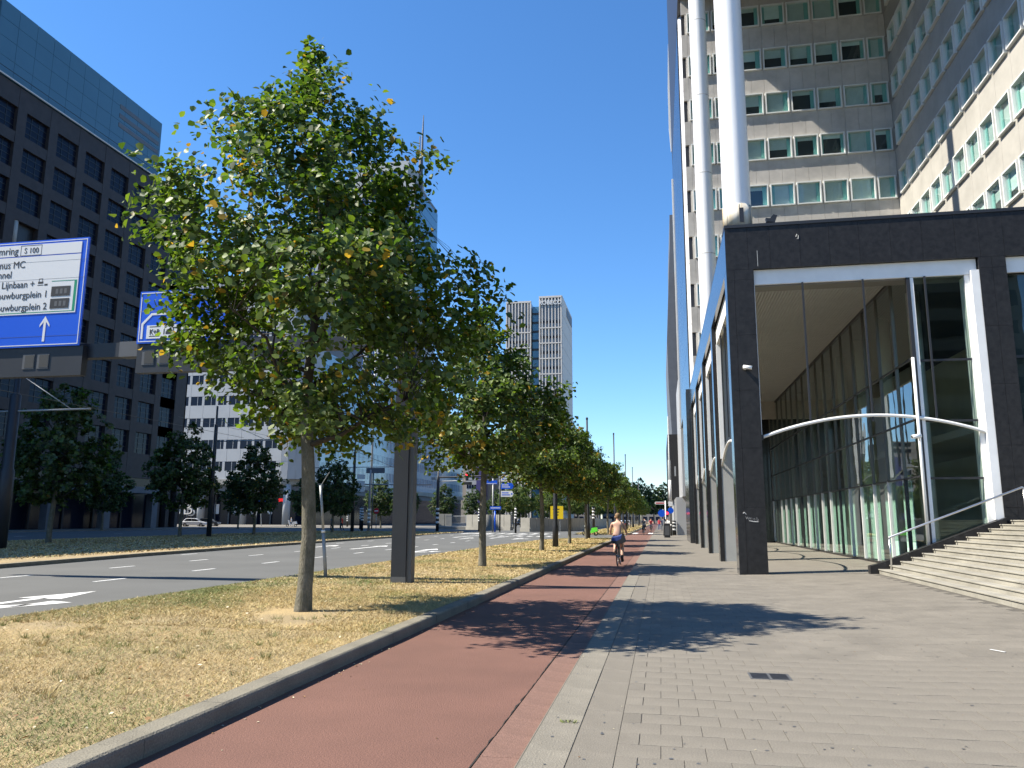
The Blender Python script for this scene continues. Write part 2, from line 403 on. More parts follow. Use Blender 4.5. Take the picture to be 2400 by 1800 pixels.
# ---- pavement on the building side
side = MB()
def pz(x): return 0.0 if x < 2.2 else min(.1, (x-2.2)*.1/3.8)
xs = [-.96, 2.2, 4.0, 6.0, 60]
for a, b in zip(xs, xs[1:]):
    side.poly([(a, -8, pz(a)-.007), (b, -8, pz(b)-.007), (b, 24, pz(b)-.007), (a, 24, pz(a)-.007)])
sidewalk = side.build('sidewalk', 'paver_joint'); sidewalk['kind'] = 'structure'
far = MB()
for a, b in zip(xs, xs[1:]):
    far.poly([(a, 23.98, pz(a)-.001), (b, 23.98, pz(b)-.001), (b, 420, pz(b)-.001), (a, 420, pz(a)-.001)])
    far.poly([(a, 23.98, pz(a)-.1), (b, 23.98, pz(b)-.1), (b, 23.98, pz(b)-.001), (a, 23.98, pz(a)-.001)])
far.build('paved_run', 'pavement', sidewalk)
MB().box(-.965, -.95, -8, 420, -.3, -.008).build('pavement_edge', 'kerb_pale', sidewalk)
for (xc, ln, n, m) in [(-.80, 1.0, 22, 'kerb_pale'), (-.495, .6, 34, 'paver')]:
    w2 = .1485
    base = MB().box(-w2, w2, .0012, ln-.0012, -.08, 0, .002).build('edge_stone', m, sidewalk, loc=(xc, 2.6, 0)).data
    for k in range(1, n): link('edge_stone', base, sidewalk, (xc, 2.6+ln*k, random.uniform(-.0025, .0015)))
tb = MB().box(-.1482, .1482, -.1482, .1482, -.05, 0, .0012)
tile_me = None; rest = []
tiles = []
j = 0
yy = 3.9
while yy < 23.8:
    off = .15 if j % 2 else 0
    i = 0
    while True:
        x = -.345+.15+off+.3*i; i += 1
        if x > .46*yy+1.2: break
        if x > 5.78: break
        tiles.append((x, yy))
    if off: tiles.append((-.345+.075, yy, 1))
    yy += .3; j += 1
full = [t for t in tiles if len(t) == 2]
full.sort(key=lambda t: t[1]+.15*abs(t[0]-.22*t[1]))
near, farther = full[:300], full[300:]
tile_o = tb.build('paving_tile', 'paver', sidewalk, loc=(near[0][0], near[0][1], 0)); tile_me = tile_o.data
for x, y_ in near[1:]:
    link('paving_tile', tile_me, sidewalk, (x, y_, pz(x)+random.uniform(-.0016, .0008)), (random.uniform(-.003, .003), random.uniform(-.003, .003)-(.0263 if 2.2 < x < 6 else 0), 0))
rb = MB()
for x, y_ in farther:
    dz = pz(x)+random.uniform(-.0016, .0008); sl0 = .0263 if 2.2 < x < 6 else 0
    b = len(rb.v); rb.v += [(vx+x, vy+y_, vz+dz+sl0*vx) for vx, vy, vz in tb.v]; rb.f += [tuple(q+b for q in f) for f in tb.f]; rb.m += tb.m
for t in tiles:
    if len(t) == 3: rb.box(t[0]-.0725, t[0]+.0725, t[1]-.1475, t[1]+.1475, -.05, 0, .003)
tag(rb.build('paving_tiles', 'paver', sidewalk), kind='stuff')
# inspection cover
cv = empty('inspection_cover', (3.0, 9.55, .002), 'small dark rectangular metal inspection cover set in the paving', 'cover')
cv.location = (1.03, 8.55, .001)
MB().box(-.2, .2, -.16, .16, -.02, .004, .002).build('frame', 'mid_steel', cv)
mb = MB()
for q in range(2):
    for r_ in range(4): mb.box(-.18+q*.19, -.02+q*.19, -.14+r_*.07, -.085+r_*.07, .002, .0075)
mb.build('lid', 'dark_steel', cv)

# ---- dry grass: blades as one mass, and dead leaves
def patch(x, y):
    return (np.sin(x*1.7+y*.9+.5)+np.sin(x*.8-y*1.3+2)+np.sin(x*2.9+y*2.1)*.6+np.sin(y*.55-x*.3)*.9)/3.5
def blades(n, y0, y1, x0, x1, hmin, hmax, edge=None, zb=.085, wid=.005, green_bias=0.0):
    k = n; u = rng.random(k); y = y0+(y1-y0)*u**1.25; x = x0+(x1-x0)*rng.random(k)
    if edge is not None:
        keep = x > np.interp(y, [e[1] for e in edge], [e[0] for e in edge])+.02; x, y = x[keep], y[keep]
    p = patch(x, y)
    bare = np.clip(1.15-((x+6.2)**2/3.5+(y-11.0)**2/6.0)+.5*np.sin(x*5.3)*np.sin(y*4.1), 0, 1)*.45+np.clip(p-.25, 0, 1)*1.3
    keep = rng.random(len(x)) > bare; x, y, p = x[keep], y[keep], p[keep]; k = len(x)
    gx = np.where(x > -11, np.clip((-x-7.4)/1.6, 0, 1)*np.exp(-((y-16.5)/6.0)**2)*.85+np.clip(-p-.12, 0, 1)*1.1+np.where((x < -6.6) & (y < 10), .22*np.clip(np.sin(x*2+y)+.4, 0, 1), 0)+.05, .06)+green_bias
    r = rng.random(k)
    mi = np.where(r < gx, 2, np.where(rng.random(k) < .42, 1, 0))
    h = hmin+(hmax-hmin)*rng.random(k)**1.6; a = rng.random(k)*2*np.pi; lean = (.6+2.6*rng.random(k))*h
    b = rng.random(k)*2*np.pi; wd = wid*(.6+.8*rng.random(k))*(1+y*.03)
    v = np.zeros((k, 3, 3))
    v[:, 0, 0] = x-wd*np.cos(a); v[:, 0, 1] = y-wd*np.sin(a); v[:, 0, 2] = zb-.004
    v[:, 1, 0] = x+wd*np.cos(a); v[:, 1, 1] = y+wd*np.sin(a); v[:, 1, 2] = zb-.004
    v[:, 2, 0] = x+lean*np.cos(b); v[:, 2, 1] = y+lean*np.sin(b); v[:, 2, 2] = zb+h
    return v, mi
def tufts(n, y0, y1):
    sets = []
    for k in range(n):
        y = y0+(y1-y0)*random.random()**1.4; x = random.uniform(-9.3, -3.8); m = random.randint(14, 40); r0 = random.uniform(.03, .10)
        if x < np.interp(y, [e[1] for e in GRASS_EDGE], [e[0] for e in GRASS_EDGE])+.1: continue
        a = rng.random(m)*6.283; rr = r0*np.sqrt(rng.random(m)); bx = x+rr*np.cos(a); by = y+rr*np.sin(a); h = (.03+.06*rng.random(m)); b = a+rng.normal(size=m)*.6; ln = h*(.3+.7*rng.random(m)); wd = .0028*(1+y*.03)
        v = np.zeros((m, 3, 3)); c2 = rng.random(m)*6.283
        v[:, 0, 0] = bx-wd*np.cos(c2); v[:, 0, 1] = by-wd*np.sin(c2); v[:, 1, 0] = bx+wd*np.cos(c2); v[:, 1, 1] = by+wd*np.sin(c2); v[:, :2, 2] = .08
        v[:, 2, 0] = bx+ln*np.cos(b); v[:, 2, 1] = by+ln*np.sin(b); v[:, 2, 2] = .085+h
        kind = random.random(); mi = np.full(m, 2 if kind < .35 else 1 if kind < .75 else 0)
        sets.append((v, mi))
    return sets
def blade_obj(name, sets, label):
    v = np.concatenate([s_[0] for s_ in sets]); mi = np.concatenate([s_[1] for s_ in sets]); k = len(v)
    me = bpy.data.meshes.new(name); me.vertices.add(3*k); me.vertices.foreach_set('co', v.reshape(-1))
    me.loops.add(3*k); me.loops.foreach_set('vertex_index', np.arange(3*k, dtype=np.int32))
    me.polygons.add(k); me.polygons.foreach_set('loop_start', np.arange(0, 3*k, 3, dtype=np.int32)); me.polygons.foreach_set('loop_total', np.full(k, 3, dtype=np.int32))
    for q in ('straw', 'straw_pale', 'grass_green'): me.materials.append(MATS[q])
    me.polygons.foreach_set('material_index', mi.astype(np.int32)); me.update(calc_edges=True); me.validate()
    return tag(link(name, me), label, 'grass', kind='stuff')
blade_obj('dry_grass', tufts(420, 3.5, 26)+[blades(330000, 2.6, 16, -9.6, -3.66, .008, .04, GRASS_EDGE, wid=.0026), blades(140000, 10, 34, -9.6, -3.66, .012, .045, GRASS_EDGE, wid=.005),
                        blades(30000, 30, 64, -9.5, -3.7, .03, .06, GRASS_EDGE, wid=.014), blades(26000, 84.5, 200, -9.0, -3.7, .03, .08, wid=.04),
                        blades(50000, 14, 88, -40.5, -22.2, .03, .07, wid=.02)],
          'short straw coloured grass of the verge and the median strip')
lf = MB()
for k in range(420):
    x = random.uniform(-9.3, -3.7); y = 4+22*random.random()**1.5; s_ = random.uniform(.012, .03); a = random.uniform(0, 6.28)
    lf.mat(random.choice(['dead_leaf', 'dead_leaf', 'pale_leaf']))
    c, s2 = math.cos(a)*s_, math.sin(a)*s_; z = .105+random.uniform(0, .02); t = random.uniform(-.012, .012)
    lf.poly([(x-c, y-s2, z), (x+s2*.7, y-c*.7, z+t), (x+c, y+s2, z), (x-s2*.7, y+c*.7, z-t)])
for k in range(150):
    x = random.uniform(-3.3, 5); y = 5+20*random.random(); s_ = random.uniform(.006, .013); a = random.uniform(0, 6.28)
    lf.mat(random.choice(['dead_leaf', 'pale_leaf', 'dead_leaf', 'crack']))
    zb = -.038 if x < -1.28 else (-.034 if x < -.95 else pz(x)+.002)
    c, s2 = math.cos(a)*s_, math.sin(a)*s_
    lf.poly([(x-c, y-s2, zb), (x+s2*.7, y-c*.7, zb+.004), (x+c, y+s2, zb), (x-s2*.7, y+c*.7, zb+.004)])
for k in range(170):
    x = -3.42+abs(random.gauss(0, .10)); y = 4.5+26*random.random(); s_ = random.uniform(.008, .018); a = random.uniform(0, 6.28)
    lf.mat(random.choice(['dead_leaf', 'dead_leaf', 'pale_leaf'])); c, s2 = math.cos(a)*s_, math.sin(a)*s_
    lf.poly([(x-c, y-s2, -.036), (x+s2*.7, y-c*.7, -.03), (x+c, y+s2, -.036), (x-s2*.7, y+c*.7, -.03)])
gs = MB()
for k in range(260):
    y = 4.5+18*random.random()**1.3; x = random.uniform(-.9, min(5.6, .45*y+.5)); r_ = random.uniform(.005, .016); a0 = random.random()*6
    gs.poly([(x+r_*random.uniform(.7, 1.2)*math.cos(a0+a), y+r_*random.uniform(.7, 1.2)*math.sin(a0+a), pz(x)+.0022) for a in np.linspace(0, 5.4, 7)])
tag(gs.build('gum_spots', 'mid_steel', sidewalk), kind='stuff')
tag(lf.build('fallen_leaves', None), 'small dead leaves and litter scattered over verge and paving', 'leaves', kind='stuff')
# ================================================================ office building on the building side of the path
ob = empty('office_building', (2.2, 23.9, 0), 'grey concrete office block with white columns over a black granite arcade', 'office building')
ob.location = (0, 0, 0)
FY, WX, TOP = 23.9, 2.2, 10.62           # arcade front plane, street plane, top
PITCHY = 7.4
# ---- granite cladding of the arcade front: every slab is a piece of its own
def panel(x0, x1, y0, y1, z0, z1, name='granite_panel', m='granite', g=.006):
    return MB().box(x0+g/2, x1-g/2, y0, y1, z0+g/2, z1-g/2).build(name, m, ob)
# lintel slabs
lx = [WX, 2.86, 3.52, 4.40, 5.25, 6.10, 6.98, 7.85, 8.75, 9.40, 10.05, 11.0, 12.0, 13.0, 14.0, 15.2]
for a, b in zip(lx, lx[1:]): panel(a, b, FY, FY+.10, 9.17, TOP-.1)
MB().box(WX, 15.2, FY+.11, FY+.6, 9.19, TOP-.08).build('lintel_core', 'mullion_dark', ob)
MB().box(WX-.02, 15.2, FY-.03, FY+.72, TOP-.098, TOP).build('parapet_cap', 'mullion_dark', ob)
# front pier slabs
pzs = [0, 1.93, 3.66, 5.4, 7.1, 8.84, 9.17]
for a, b in zip(pzs, pzs[1:]):
    panel(WX, 2.42, FY, FY+.10, a, b); panel(2.42, 3.0, FY, FY+.10, a, b)
    panel(9.32, 9.68, FY, FY+.10, a, b); panel(9.68, 10.05, FY, FY+.10, a, b)
MB().box(WX+.02, 2.97, FY+.11, FY+.68, -.02, 9.18).build('pier_core', 'granite', ob)
MB().box(9.34, 10.03, FY+.11, FY+.68, 0, 9.18).build('pier_core', 'granite', ob)
# ---- street side: piers with polished edge and rendered reveal, polished fascia above
fz0 = 8.75
MB().box(WX-.012, WX+.10, FY+.004, 55.2, fz0+.42, TOP-.1).build('street_fascia', 'granite_west', ob)
MB().box(WX, WX+.5, FY+.7, 55.2, TOP-.1, TOP+.002).build('parapet_cap', 'mullion_dark', ob)
for k in range(5):
    y = FY+PITCHY*k
    MB().box(WX-.010, WX+.10, y+.002, y+.72, -.02, fz0+.42).build('pier_edge', 'granite_west', ob)
    if k:
        MB().box(WX+.002, WX+.16, y-.012, y-.001, -.02, fz0+.4).build('pier_trim', 'granite', ob)
        MB().box(WX+.16, 3.02, y, y+.7, -.02, fz0+.4).build('pier_reveal', 'grey_render', ob)
    # white fascia and hangers of each street bay
    y0, y1 = y+.72, y+PITCHY
    MB().box(WX+.16, WX+.28, y0+.02, y1-.03, fz0-.30, fz0+.41).build('bay_fascia', 'white_paint', ob)
    for q in (1, 2, 3):
        yy = y0+(y1-y0)*q/4; MB().box(WX+.18, WX+.23, yy-.02, yy+.02, 4.4, fz0-.3).build('hanger', 'mullion_dark', ob)
    MB().box(WX+.14, WX+.30, y1-.14, y1-.02, 3.9, fz0-.3).build('bay_jamb', 'white_paint', ob)
    arc = [(WX+.2, y0+(y1-y0)*t, 3.62+.62*(1-(2*t-1)**2)) for t in np.linspace(0, 1, 15)]
    MB().tube(arc, .045, 8).build('arch_tube', 'white_paint', ob, True)
# end wall of the arcade
MB().box(1.95, 7.6, 55.25, 63.4, -.05, TOP).build('end_block', 'granite_west', ob)
for k in range(5):
    MB().box(1.935, 1.949, 55.3+1.6*k, 56.85+1.6*k, .02, 10.4).build('wall_slab', 'granite_west', ob)
# ---- front bay: white fascia, jamb, arch with hangers
MB().box(3.02, 9.30, FY+.14, FY+.22, 8.70, 9.168).build('front_fascia', 'white_paint', ob)
MB().box(3.02, 9.30, FY+.23, FY+.8, 8.66, 8.72).build('fascia_sole', 'bronze', ob)
MB().box(3.0, 3.03, FY+.12, FY+.3, 4.0, 8.69).build('bay_jamb', 'white_paint', ob)
MB().box(8.96, 9.32, FY+.16, FY+.55, .9, 8.69).build('bay_jamb', 'white_paint', ob)
MB().box(9.10, 9.322, FY+.02, FY+.15, 1.6, 8.8).build('bay_jamb', 'white_paint', ob)
arc = [(3.02+6.28*t, FY+.1, 3.98+.60*(1-(2*t-1)**2)) for t in np.linspace(0, 1, 33)]
MB().tube(arc, .048, 10).build('arch_tube', 'white_paint', ob, True)
for x in (4.42, 6.14, 7.86): MB().box(x-.026, x+.026, FY+.08, FY+.13, 4.4, 8.7).build('hanger', 'mullion_dark', ob)
for (x, z) in ((3.02, 3.98), (9.30, 3.98)): MB().box(x-.03, x+.03, FY+.03, FY+.17, z-.07, z+.07).build('arch_shoe', 'dark_steel', ob)
MB().box(10.07, 15.0, FY+.14, FY+.22, 8.70, 9.168).build('front_fascia', 'white_paint', ob)
for x0, x1 in ((10.07, 11.7), (11.74, 13.4)):
    for z0, z1 in ((1.6, 6.2), (6.26, 8.7)):
        p = MB().box(x0, x1, FY+.3, FY+.32, z0, z1).build('glass_pane', 'hall_glass', ob)
MB().box(10.05, 15, FY+.28, FY+.36, 6.19, 6.27).build('transom', 'mullion_dark', ob)
# ---- soffit boards and roof of the arcade
n = 44
for k in range(n):
    a = 2.95+(7.5-2.95)*k/n; b = 2.95+(7.5-2.95)*(k+1)/n
    MB().box(a+.008, b-.008, FY+.25, 55.2, 9.14, 9.2).build('soffit_board', 'soffit', ob)
MB().box(2.5, 40, FY+.62, 80, 9.4, TOP-.14).build('roof_slab', 'mullion_dark', ob)
# ---- glazed hall wall along the arcade
GX = 7.45
ys = [FY+.26]+[25.96+1.82*k for k in range(17)]
zs = [.18, 2.83, 4.5, 6.3, 9.14]
for a, b in zip(ys, ys[1:]):
    for c, d in zip(zs, zs[1:]):
        if a < 26 and c < .5: c = .9
        MB().box(GX, GX+.02, a+.02, b-.02, c+.02, d-.02).build('glass_pane', 'hall_glass', ob)
for i, y in enumerate(ys[1:]):
    MB().box(GX-.05, GX+.05, y-.022, y+.022, 2.83, 9.14).build('mullion', 'bronze', ob)
    MB().box(GX-.055, GX+.05, y-.03, y+.03, .18, 2.83).build('post', 'white_paint' if i % 5 else 'mullion_dark', ob)
for z in zs[1:4]: MB().box(GX-.045, GX+.03, FY+.3, 55.1, z-.022, z+.022).build('transom', 'mullion_dark', ob)
MB().box(GX-.06, GX+.06, FY+.3, 55.1, .02, .18).build('plinth', 'granite', ob)
MB().box(GX-.06, GX+.06, FY+.3, 55.1, 9.05, 9.139).build('head_rail', 'mullion_dark', ob)
# corner post: dark steel with a white pipe on each side
MB().box(7.36, 7.46, FY+.12, FY+.24, .75, 8.69).build('corner_post', 'mullion_dark', ob)
MB().tube([(7.34, FY+.06, .75), (7.34, FY+.06, 6.25)], .045, 10).build('corner_pipe', 'white_paint', ob, True)
MB().box(7.462, 7.56, FY+.14, FY+.24, .8, 8.69).build('corner_trim', 'white_paint', ob)
for c, d in ((.95, 2.72), (2.79, 4.36), (4.43, 6.14), (6.21, 8.69)):
    MB().prism([(7.57, max(c, .98)), (8.95, max(c, 1.5)), (8.95, d), (7.57, d)], 'y', FY+.20, FY+.22).build('glass_pane', 'hall_glass', ob)
for z in (2.755, 4.395, 6.175): MB().box(7.56, 8.96, FY+.17, FY+.25, z-.03, z+.03).build('transom', 'mullion_dark', ob)
# hall behind the glass
hall = MB(); hall.mat('room_floor').box(7.6, 15.8, 24.5, 55, -.02, .12)
hall.mat('room_wall').box(13.5, 13.7, 24.5, 55, .12, 9.1); hall.mat('room_wall').box(7.52, 15.8, 54.6, 55, .12, 9.1)
hall.mat('room_dark').box(7.52, 15.8, 24.3, 55, 9.2, 9.35); hall.mat('room_dark').box(9.4, 15.8, 24.4, 24.5, 1.5, 9.1)
hall.mat('room_floor').box(9.9, 13.4, 27, 54, 4.35, 4.6)
hall.build('hall_interior', None, ob)
for k in range(8):
    MB().tube([(8.6, 27.6+3.64*k, .12), (8.6, 27.6+3.64*k, 9.2)], .21, 14).build('hall_column', 'white_paint', ob, True)
for k in range(15):
    MB().box(7.62, 7.65, 26.05+1.82*k, 26.95+1.82*k+.25*(k % 3), .2, 2.78).build('hall_screen', 'mint_screen', ob)
# ---- side coping of the stairs and the wall under it
cz = [(5.72, -.02), (5.98, -.02), (9.32, 1.40), (9.32, 1.66), (5.94, .36), (5.72, .30)]
MB().prism(cz, 'y', FY-.12, FY+.16).build('sloping_coping', 'granite', ob)
MB().prism([(5.98, -.02), (9.32, -.02), (9.32, 1.39), (5.98, -.01)], 'y', FY-.02, FY+.1).build('stair_cheek', 'granite', ob)
for k in range(6):
    t = k/5.0; x = 6.1+3.1*t; z = .43+1.22*t
    MB().prism([(x, z-.06), (x+.02, z-.05), (x+.02, z-.03), (x, z-.04)], 'y', FY-.123, FY+.161).build('coping_joint', 'mid_steel', ob)
# ---- white columns standing on the arcade
CX, CR = 2.69, .44
for i, y in enumerate((24.75, 39.5, 54.3)):
    z0 = 11.5 if i == 0 else TOP-.02
    c = MB(); zz = z0; top = 38.7
    MB().lathe([(CR, z0+(top-z0)*q/30) for q in range(31)], (CX, y, 0), 72).build('column', 'white_column', ob)
    for q in range(1, 7):
        z = z0+4.4*q
        if z < top and i in (1, 2): MB().lathe([(CR+.003, z-.02), (CR+.003, z+.02)], (CX, y, 0), 40).build('column_seam', 'grey_render', ob, True)
coll = MB()
coll.tube([(CX, 24.75, 10.78), (CX, 24.75, 11.5)], CR+.02, 36); 
coll.build('column_collar', 'rust_white', ob, True)
MB().tube([(CX, 24.75, 10.6), (CX, 24.75, 10.80)], CR-.03, 30).build('column_foot', 'mullion_dark', ob, True)
MB().box(CX+.02, CX+.15, 24.75-CR-.03, 24.75-CR+.06, 10.86, 11.34).build('collar_slot', 'mullion_dark', ob)
for k in range(7):
    a = 2*math.pi*(k+.3)/7; MB().box(CX+(CR+.022)*math.cos(a)-.006, CX+(CR+.022)*math.cos(a)+.006, 24.75+(CR+.022)*math.sin(a)-.006, 24.75+(CR+.022)*math.sin(a)+.006, 10.82, 11.48).build('collar_joint', 'mid_steel', ob)
# ---- overhanging upper block carried by the columns (its shade lies on the facade)
MB().box(WX, 42, 24, 79.2, 38.7, 66).build('upper_block', 'mullion_dark', ob)
# ---- street facade block beyond, with polished cladding
for k in range(10):
    for q in range(9):
        z0 = 10.7+3.2*q; z1 = min(38.6, z0+3.17)
        MB().box(2.2, 2.3, 55.3+2.4*k, 57.67+2.4*k, z0, z1).build('street_panel', 'granite_west', ob)
MB().box(2.31, 12, 56, 79.2, TOP, 38.6).build('street_block', 'granite', ob)
MB().box(2.08, 2.4, 79.22, 79.6, TOP, 37.2).build('edge_fin', 'white_paint', ob)
MB().prism([(2.17, 53.0), (2.0, 48), (1.98, 43), (2.12, 40.4), (2.19, 40.4), (2.19, 53.0)], 'y', 79.3, 79.6).build('blade_sign', 'white_paint', ob)
# ---- set-back facade (faces the camera) and the wing (faces the street)
Y0, X1 = 52.0, 15.95
MOD, FLR = 1.70, 3.36
WB = 22.42                                    # sill of one window row
rows = [WB+FLR*k for k in range(-3, 5)]
wx = [15.82-1.14]+[7.88+MOD*k for k in range(3, -4, -1)]
def wall_panels(xs, z0, z1, m, axis, pos):
    for a, b in zip(xs, xs[1:]):
        if axis == 'y': MB().box(a+.006, b-.006, pos, pos+.2, z0, z1).build('facade_panel', m, ob)
        else: MB().box(pos, pos+.2, a+.006, b-.006, z0, z1).build('facade_panel', m, ob)
px = [2.4]+[2.78+MOD/2*k for k in range(16)]+[X1]
MB().box(2.4, X1+.3, Y0+.21, Y0+.5, 12, 38.7).build('facade_backing', 'mullion_dark', ob)
MB().box(X1+.21, X1+.5, 20, Y0+.4, 10.6, 38.7).build('wing_backing', 'mullion_dark', ob)
for r_ in rows:
    wall_panels(px, r_+1.60, r_+FLR-.02, 'facade_concrete', 'y', Y0)
wy = [51.2-1.76*k for k in range(13)]
wyp = [30.0]+sorted([y+.02 for y in wy])+[Y0-.01]
for r_ in rows:
    wall_panels(wyp, r_+1.60, r_+FLR-.02, 'wing_concrete', 'x', X1)
MB().box(2.4, X1, Y0, Y0+.2, 8, rows[0]-.02).build('facade_base', 'facade_concrete', ob)
# piers between windows
def window(x, r_, w, axis, k):
    h = 1.58; pr = .16; fw_ = .075
    e = MB()
    def bx(m_, a0, a1, d0, d1, z0, z1):   # a: along wall, d: out from the wall (negative = outwards)
        if axis == 'y': m_.box(x+a0, x+a1, Y0+d0, Y0+d1, r_+z0, r_+z1)
        else: m_.box(X1+d0, X1+d1, x+a0, x+a1, r_+z0, r_+z1)
    bx(e, 0, w, -pr, .12, 0, fw_); bx(e, 0, w, -pr, .12, h-fw_, h); bx(e, 0, fw_, -pr, .12, fw_, h-fw_); bx(e, w-fw_, w, -pr, .12, fw_, h-fw_)
    f = e.build('window', 'window_frame', ob)
    g = MB(); bx(g, fw_, w-fw_, -.03, -.015, fw_, h-fw_); g.build('pane', 'office_glass', f)
    b = MB(); rr = random.random(); low = 0 if rr < .5 else random.uniform(.4, .9) if rr < .8 else 1.25
    if axis == 'x': low = 0 if rr < .72 else random.uniform(.2, .8)
    bx(b, fw_, w-fw_, .10, .115, max(fw_, low), h-fw_); b.build('blind', random.choice(['blind', 'blind', 'blind_pale']), f)
    c = MB(); cw = random.uniform(.16, .3)
    bx(c, w-fw_-cw, w-fw_, .05, .09, fw_, h-fw_)
    if random.random() < .45: bx(c, fw_, fw_+cw*.8, .05, .09, fw_, h-fw_)
    c.build('curtain', 'curtain', f)
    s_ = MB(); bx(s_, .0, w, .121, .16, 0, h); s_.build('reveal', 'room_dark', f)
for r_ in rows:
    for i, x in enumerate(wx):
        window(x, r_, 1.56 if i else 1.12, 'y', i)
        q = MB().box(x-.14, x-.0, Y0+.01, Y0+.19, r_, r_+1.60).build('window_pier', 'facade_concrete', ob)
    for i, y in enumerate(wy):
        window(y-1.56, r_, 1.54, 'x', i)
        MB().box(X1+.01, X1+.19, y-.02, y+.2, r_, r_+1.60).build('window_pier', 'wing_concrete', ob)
for r_ in rows: MB().box(15.80, X1+.2, Y0+.012, Y0+.19, r_, r_+1.60).build('window_pier', 'facade_concrete', ob)
# ---- small fixtures
fl = empty('floodlight', (3.62, 24.15, TOP), 'small black floodlight on the arcade parapet beside the nearest column', 'floodlight')
MB().lathe([(.09, 0), (.09, .03), (.05, .05), (.05, .12)], n=12).build('stem', 'dark_steel', fl, True)
MB().prism([(-.13, .12), (.12, .08), (.20, .30), (.08, .34), (-.02, .22), (-.15, .24)], 'y', -.09, .09).build('housing', 'dark_steel', fl)
def seccam(loc, label, side=1):
    c = empty('security_camera', loc, label, 'camera')
    MB().tube([(0, 0, 0), (0, -.09, 0)], .05, 12).build('mount', 'white_paint', c, True)
    MB().tube([(-.05*side, -.10, .03), (.20*side, -.16, -.01)], [.062, .055], 12).build('body', 'white_paint', c, True)
    MB().tube([(.2*side, -.16, -.012), (.205*side, -.161, -.013)], .042, 12).build('lens', 'sign_black', c, True)
seccam((2.60, FY, 6.06), 'white security camera on the black granite corner pier')
seccam((7.28, FY+.02, 3.92), 'white security camera on the pipe by the glass hall', -1)
tg = empty('graffiti_tag', (2.42, FY-.003, 1.48), 'white scrawled graffiti tag on the black corner pier', 'graffiti')
text('scrawl', 'week', .19, 'sign_white', tg, (0, 0, .10), (math.pi/2, .22, 0), extrude=.001, shear=-.3, bold=-.006)
MB().tube([(-.06, 0, .27), (-.02, 0, .30), (.03, 0, .24)], .008, 5).build('flourish', 'sign_white', tg)
MB().tube([(.1, 0, .06), (.24, 0, .03), (.36, 0, .03)], .007, 5).build('flourish', 'sign_white', tg)
# marks on the lintel
MB().box(3.13, 3.145, FY-.002, FY, 9.25, 9.75).build('lintel_streak', 'grey_render', ob)
MB().tube([(4.30, FY-.003, 10.12), (4.33, FY-.003, 10.2), (4.37, FY-.003, 10.16), (4.36, FY-.003, 10.05), (4.32, FY-.003, 10.06)], .014, 5).build('lintel_mark', 'grey_render', ob)

# ================================================================ stone stairs and handrail
st = empty('stone_stairs', (5.92, 16, 0), 'pale stone stairs climbing from the pavement to the hall', 'stairs')
sl_ = {}
for k in range(13):
    x = .29*k; z = .23+.1135*k
    y = 7.6-16+random.uniform(-.6, 0)
    while y < FY-.14-16:
        ln = random.choice([1.2, 1.5, 1.8]); y1 = min(y+ln, FY-.14-16)
        q = MB(); q.box(x+.022, x+.36 if k < 12 else x+6, y+.003, y1-.003, z-.1135 if k else -.02, z-.03); q.box(x, x+.355 if k < 12 else x+6, y+.003, y1-.003, z-.0305, z-.002, .006)
        q.build('step_slab', 'stair_stone', st)
        y = y1
hr = empty('handrail', (6.2, 23.5, .23), 'steel handrail rising beside the stone stairs', 'handrail')
MB().tube([(0, 0, 0), (0, 0, .86)], .026, 10).build('post', 'steel', hr, True)
MB().tube([(3.5, 0, 1.35), (3.5, 0, 2.24)], .026, 10).build('post', 'steel', hr, True)
MB().tube([(-.02, 0, .84), (0, 0, .87), (3.47, 0, 2.24), (3.5, 0, 2.23)], .03, 10).build('rail', 'steel', hr, True)
for t in (.3, .6, .85):
    MB().tube([(3.5*t, 0, .87+1.37*t), (3.5*t, .35, .83+1.37*t)], .012, 6).build('bracket', 'steel', hr, True)
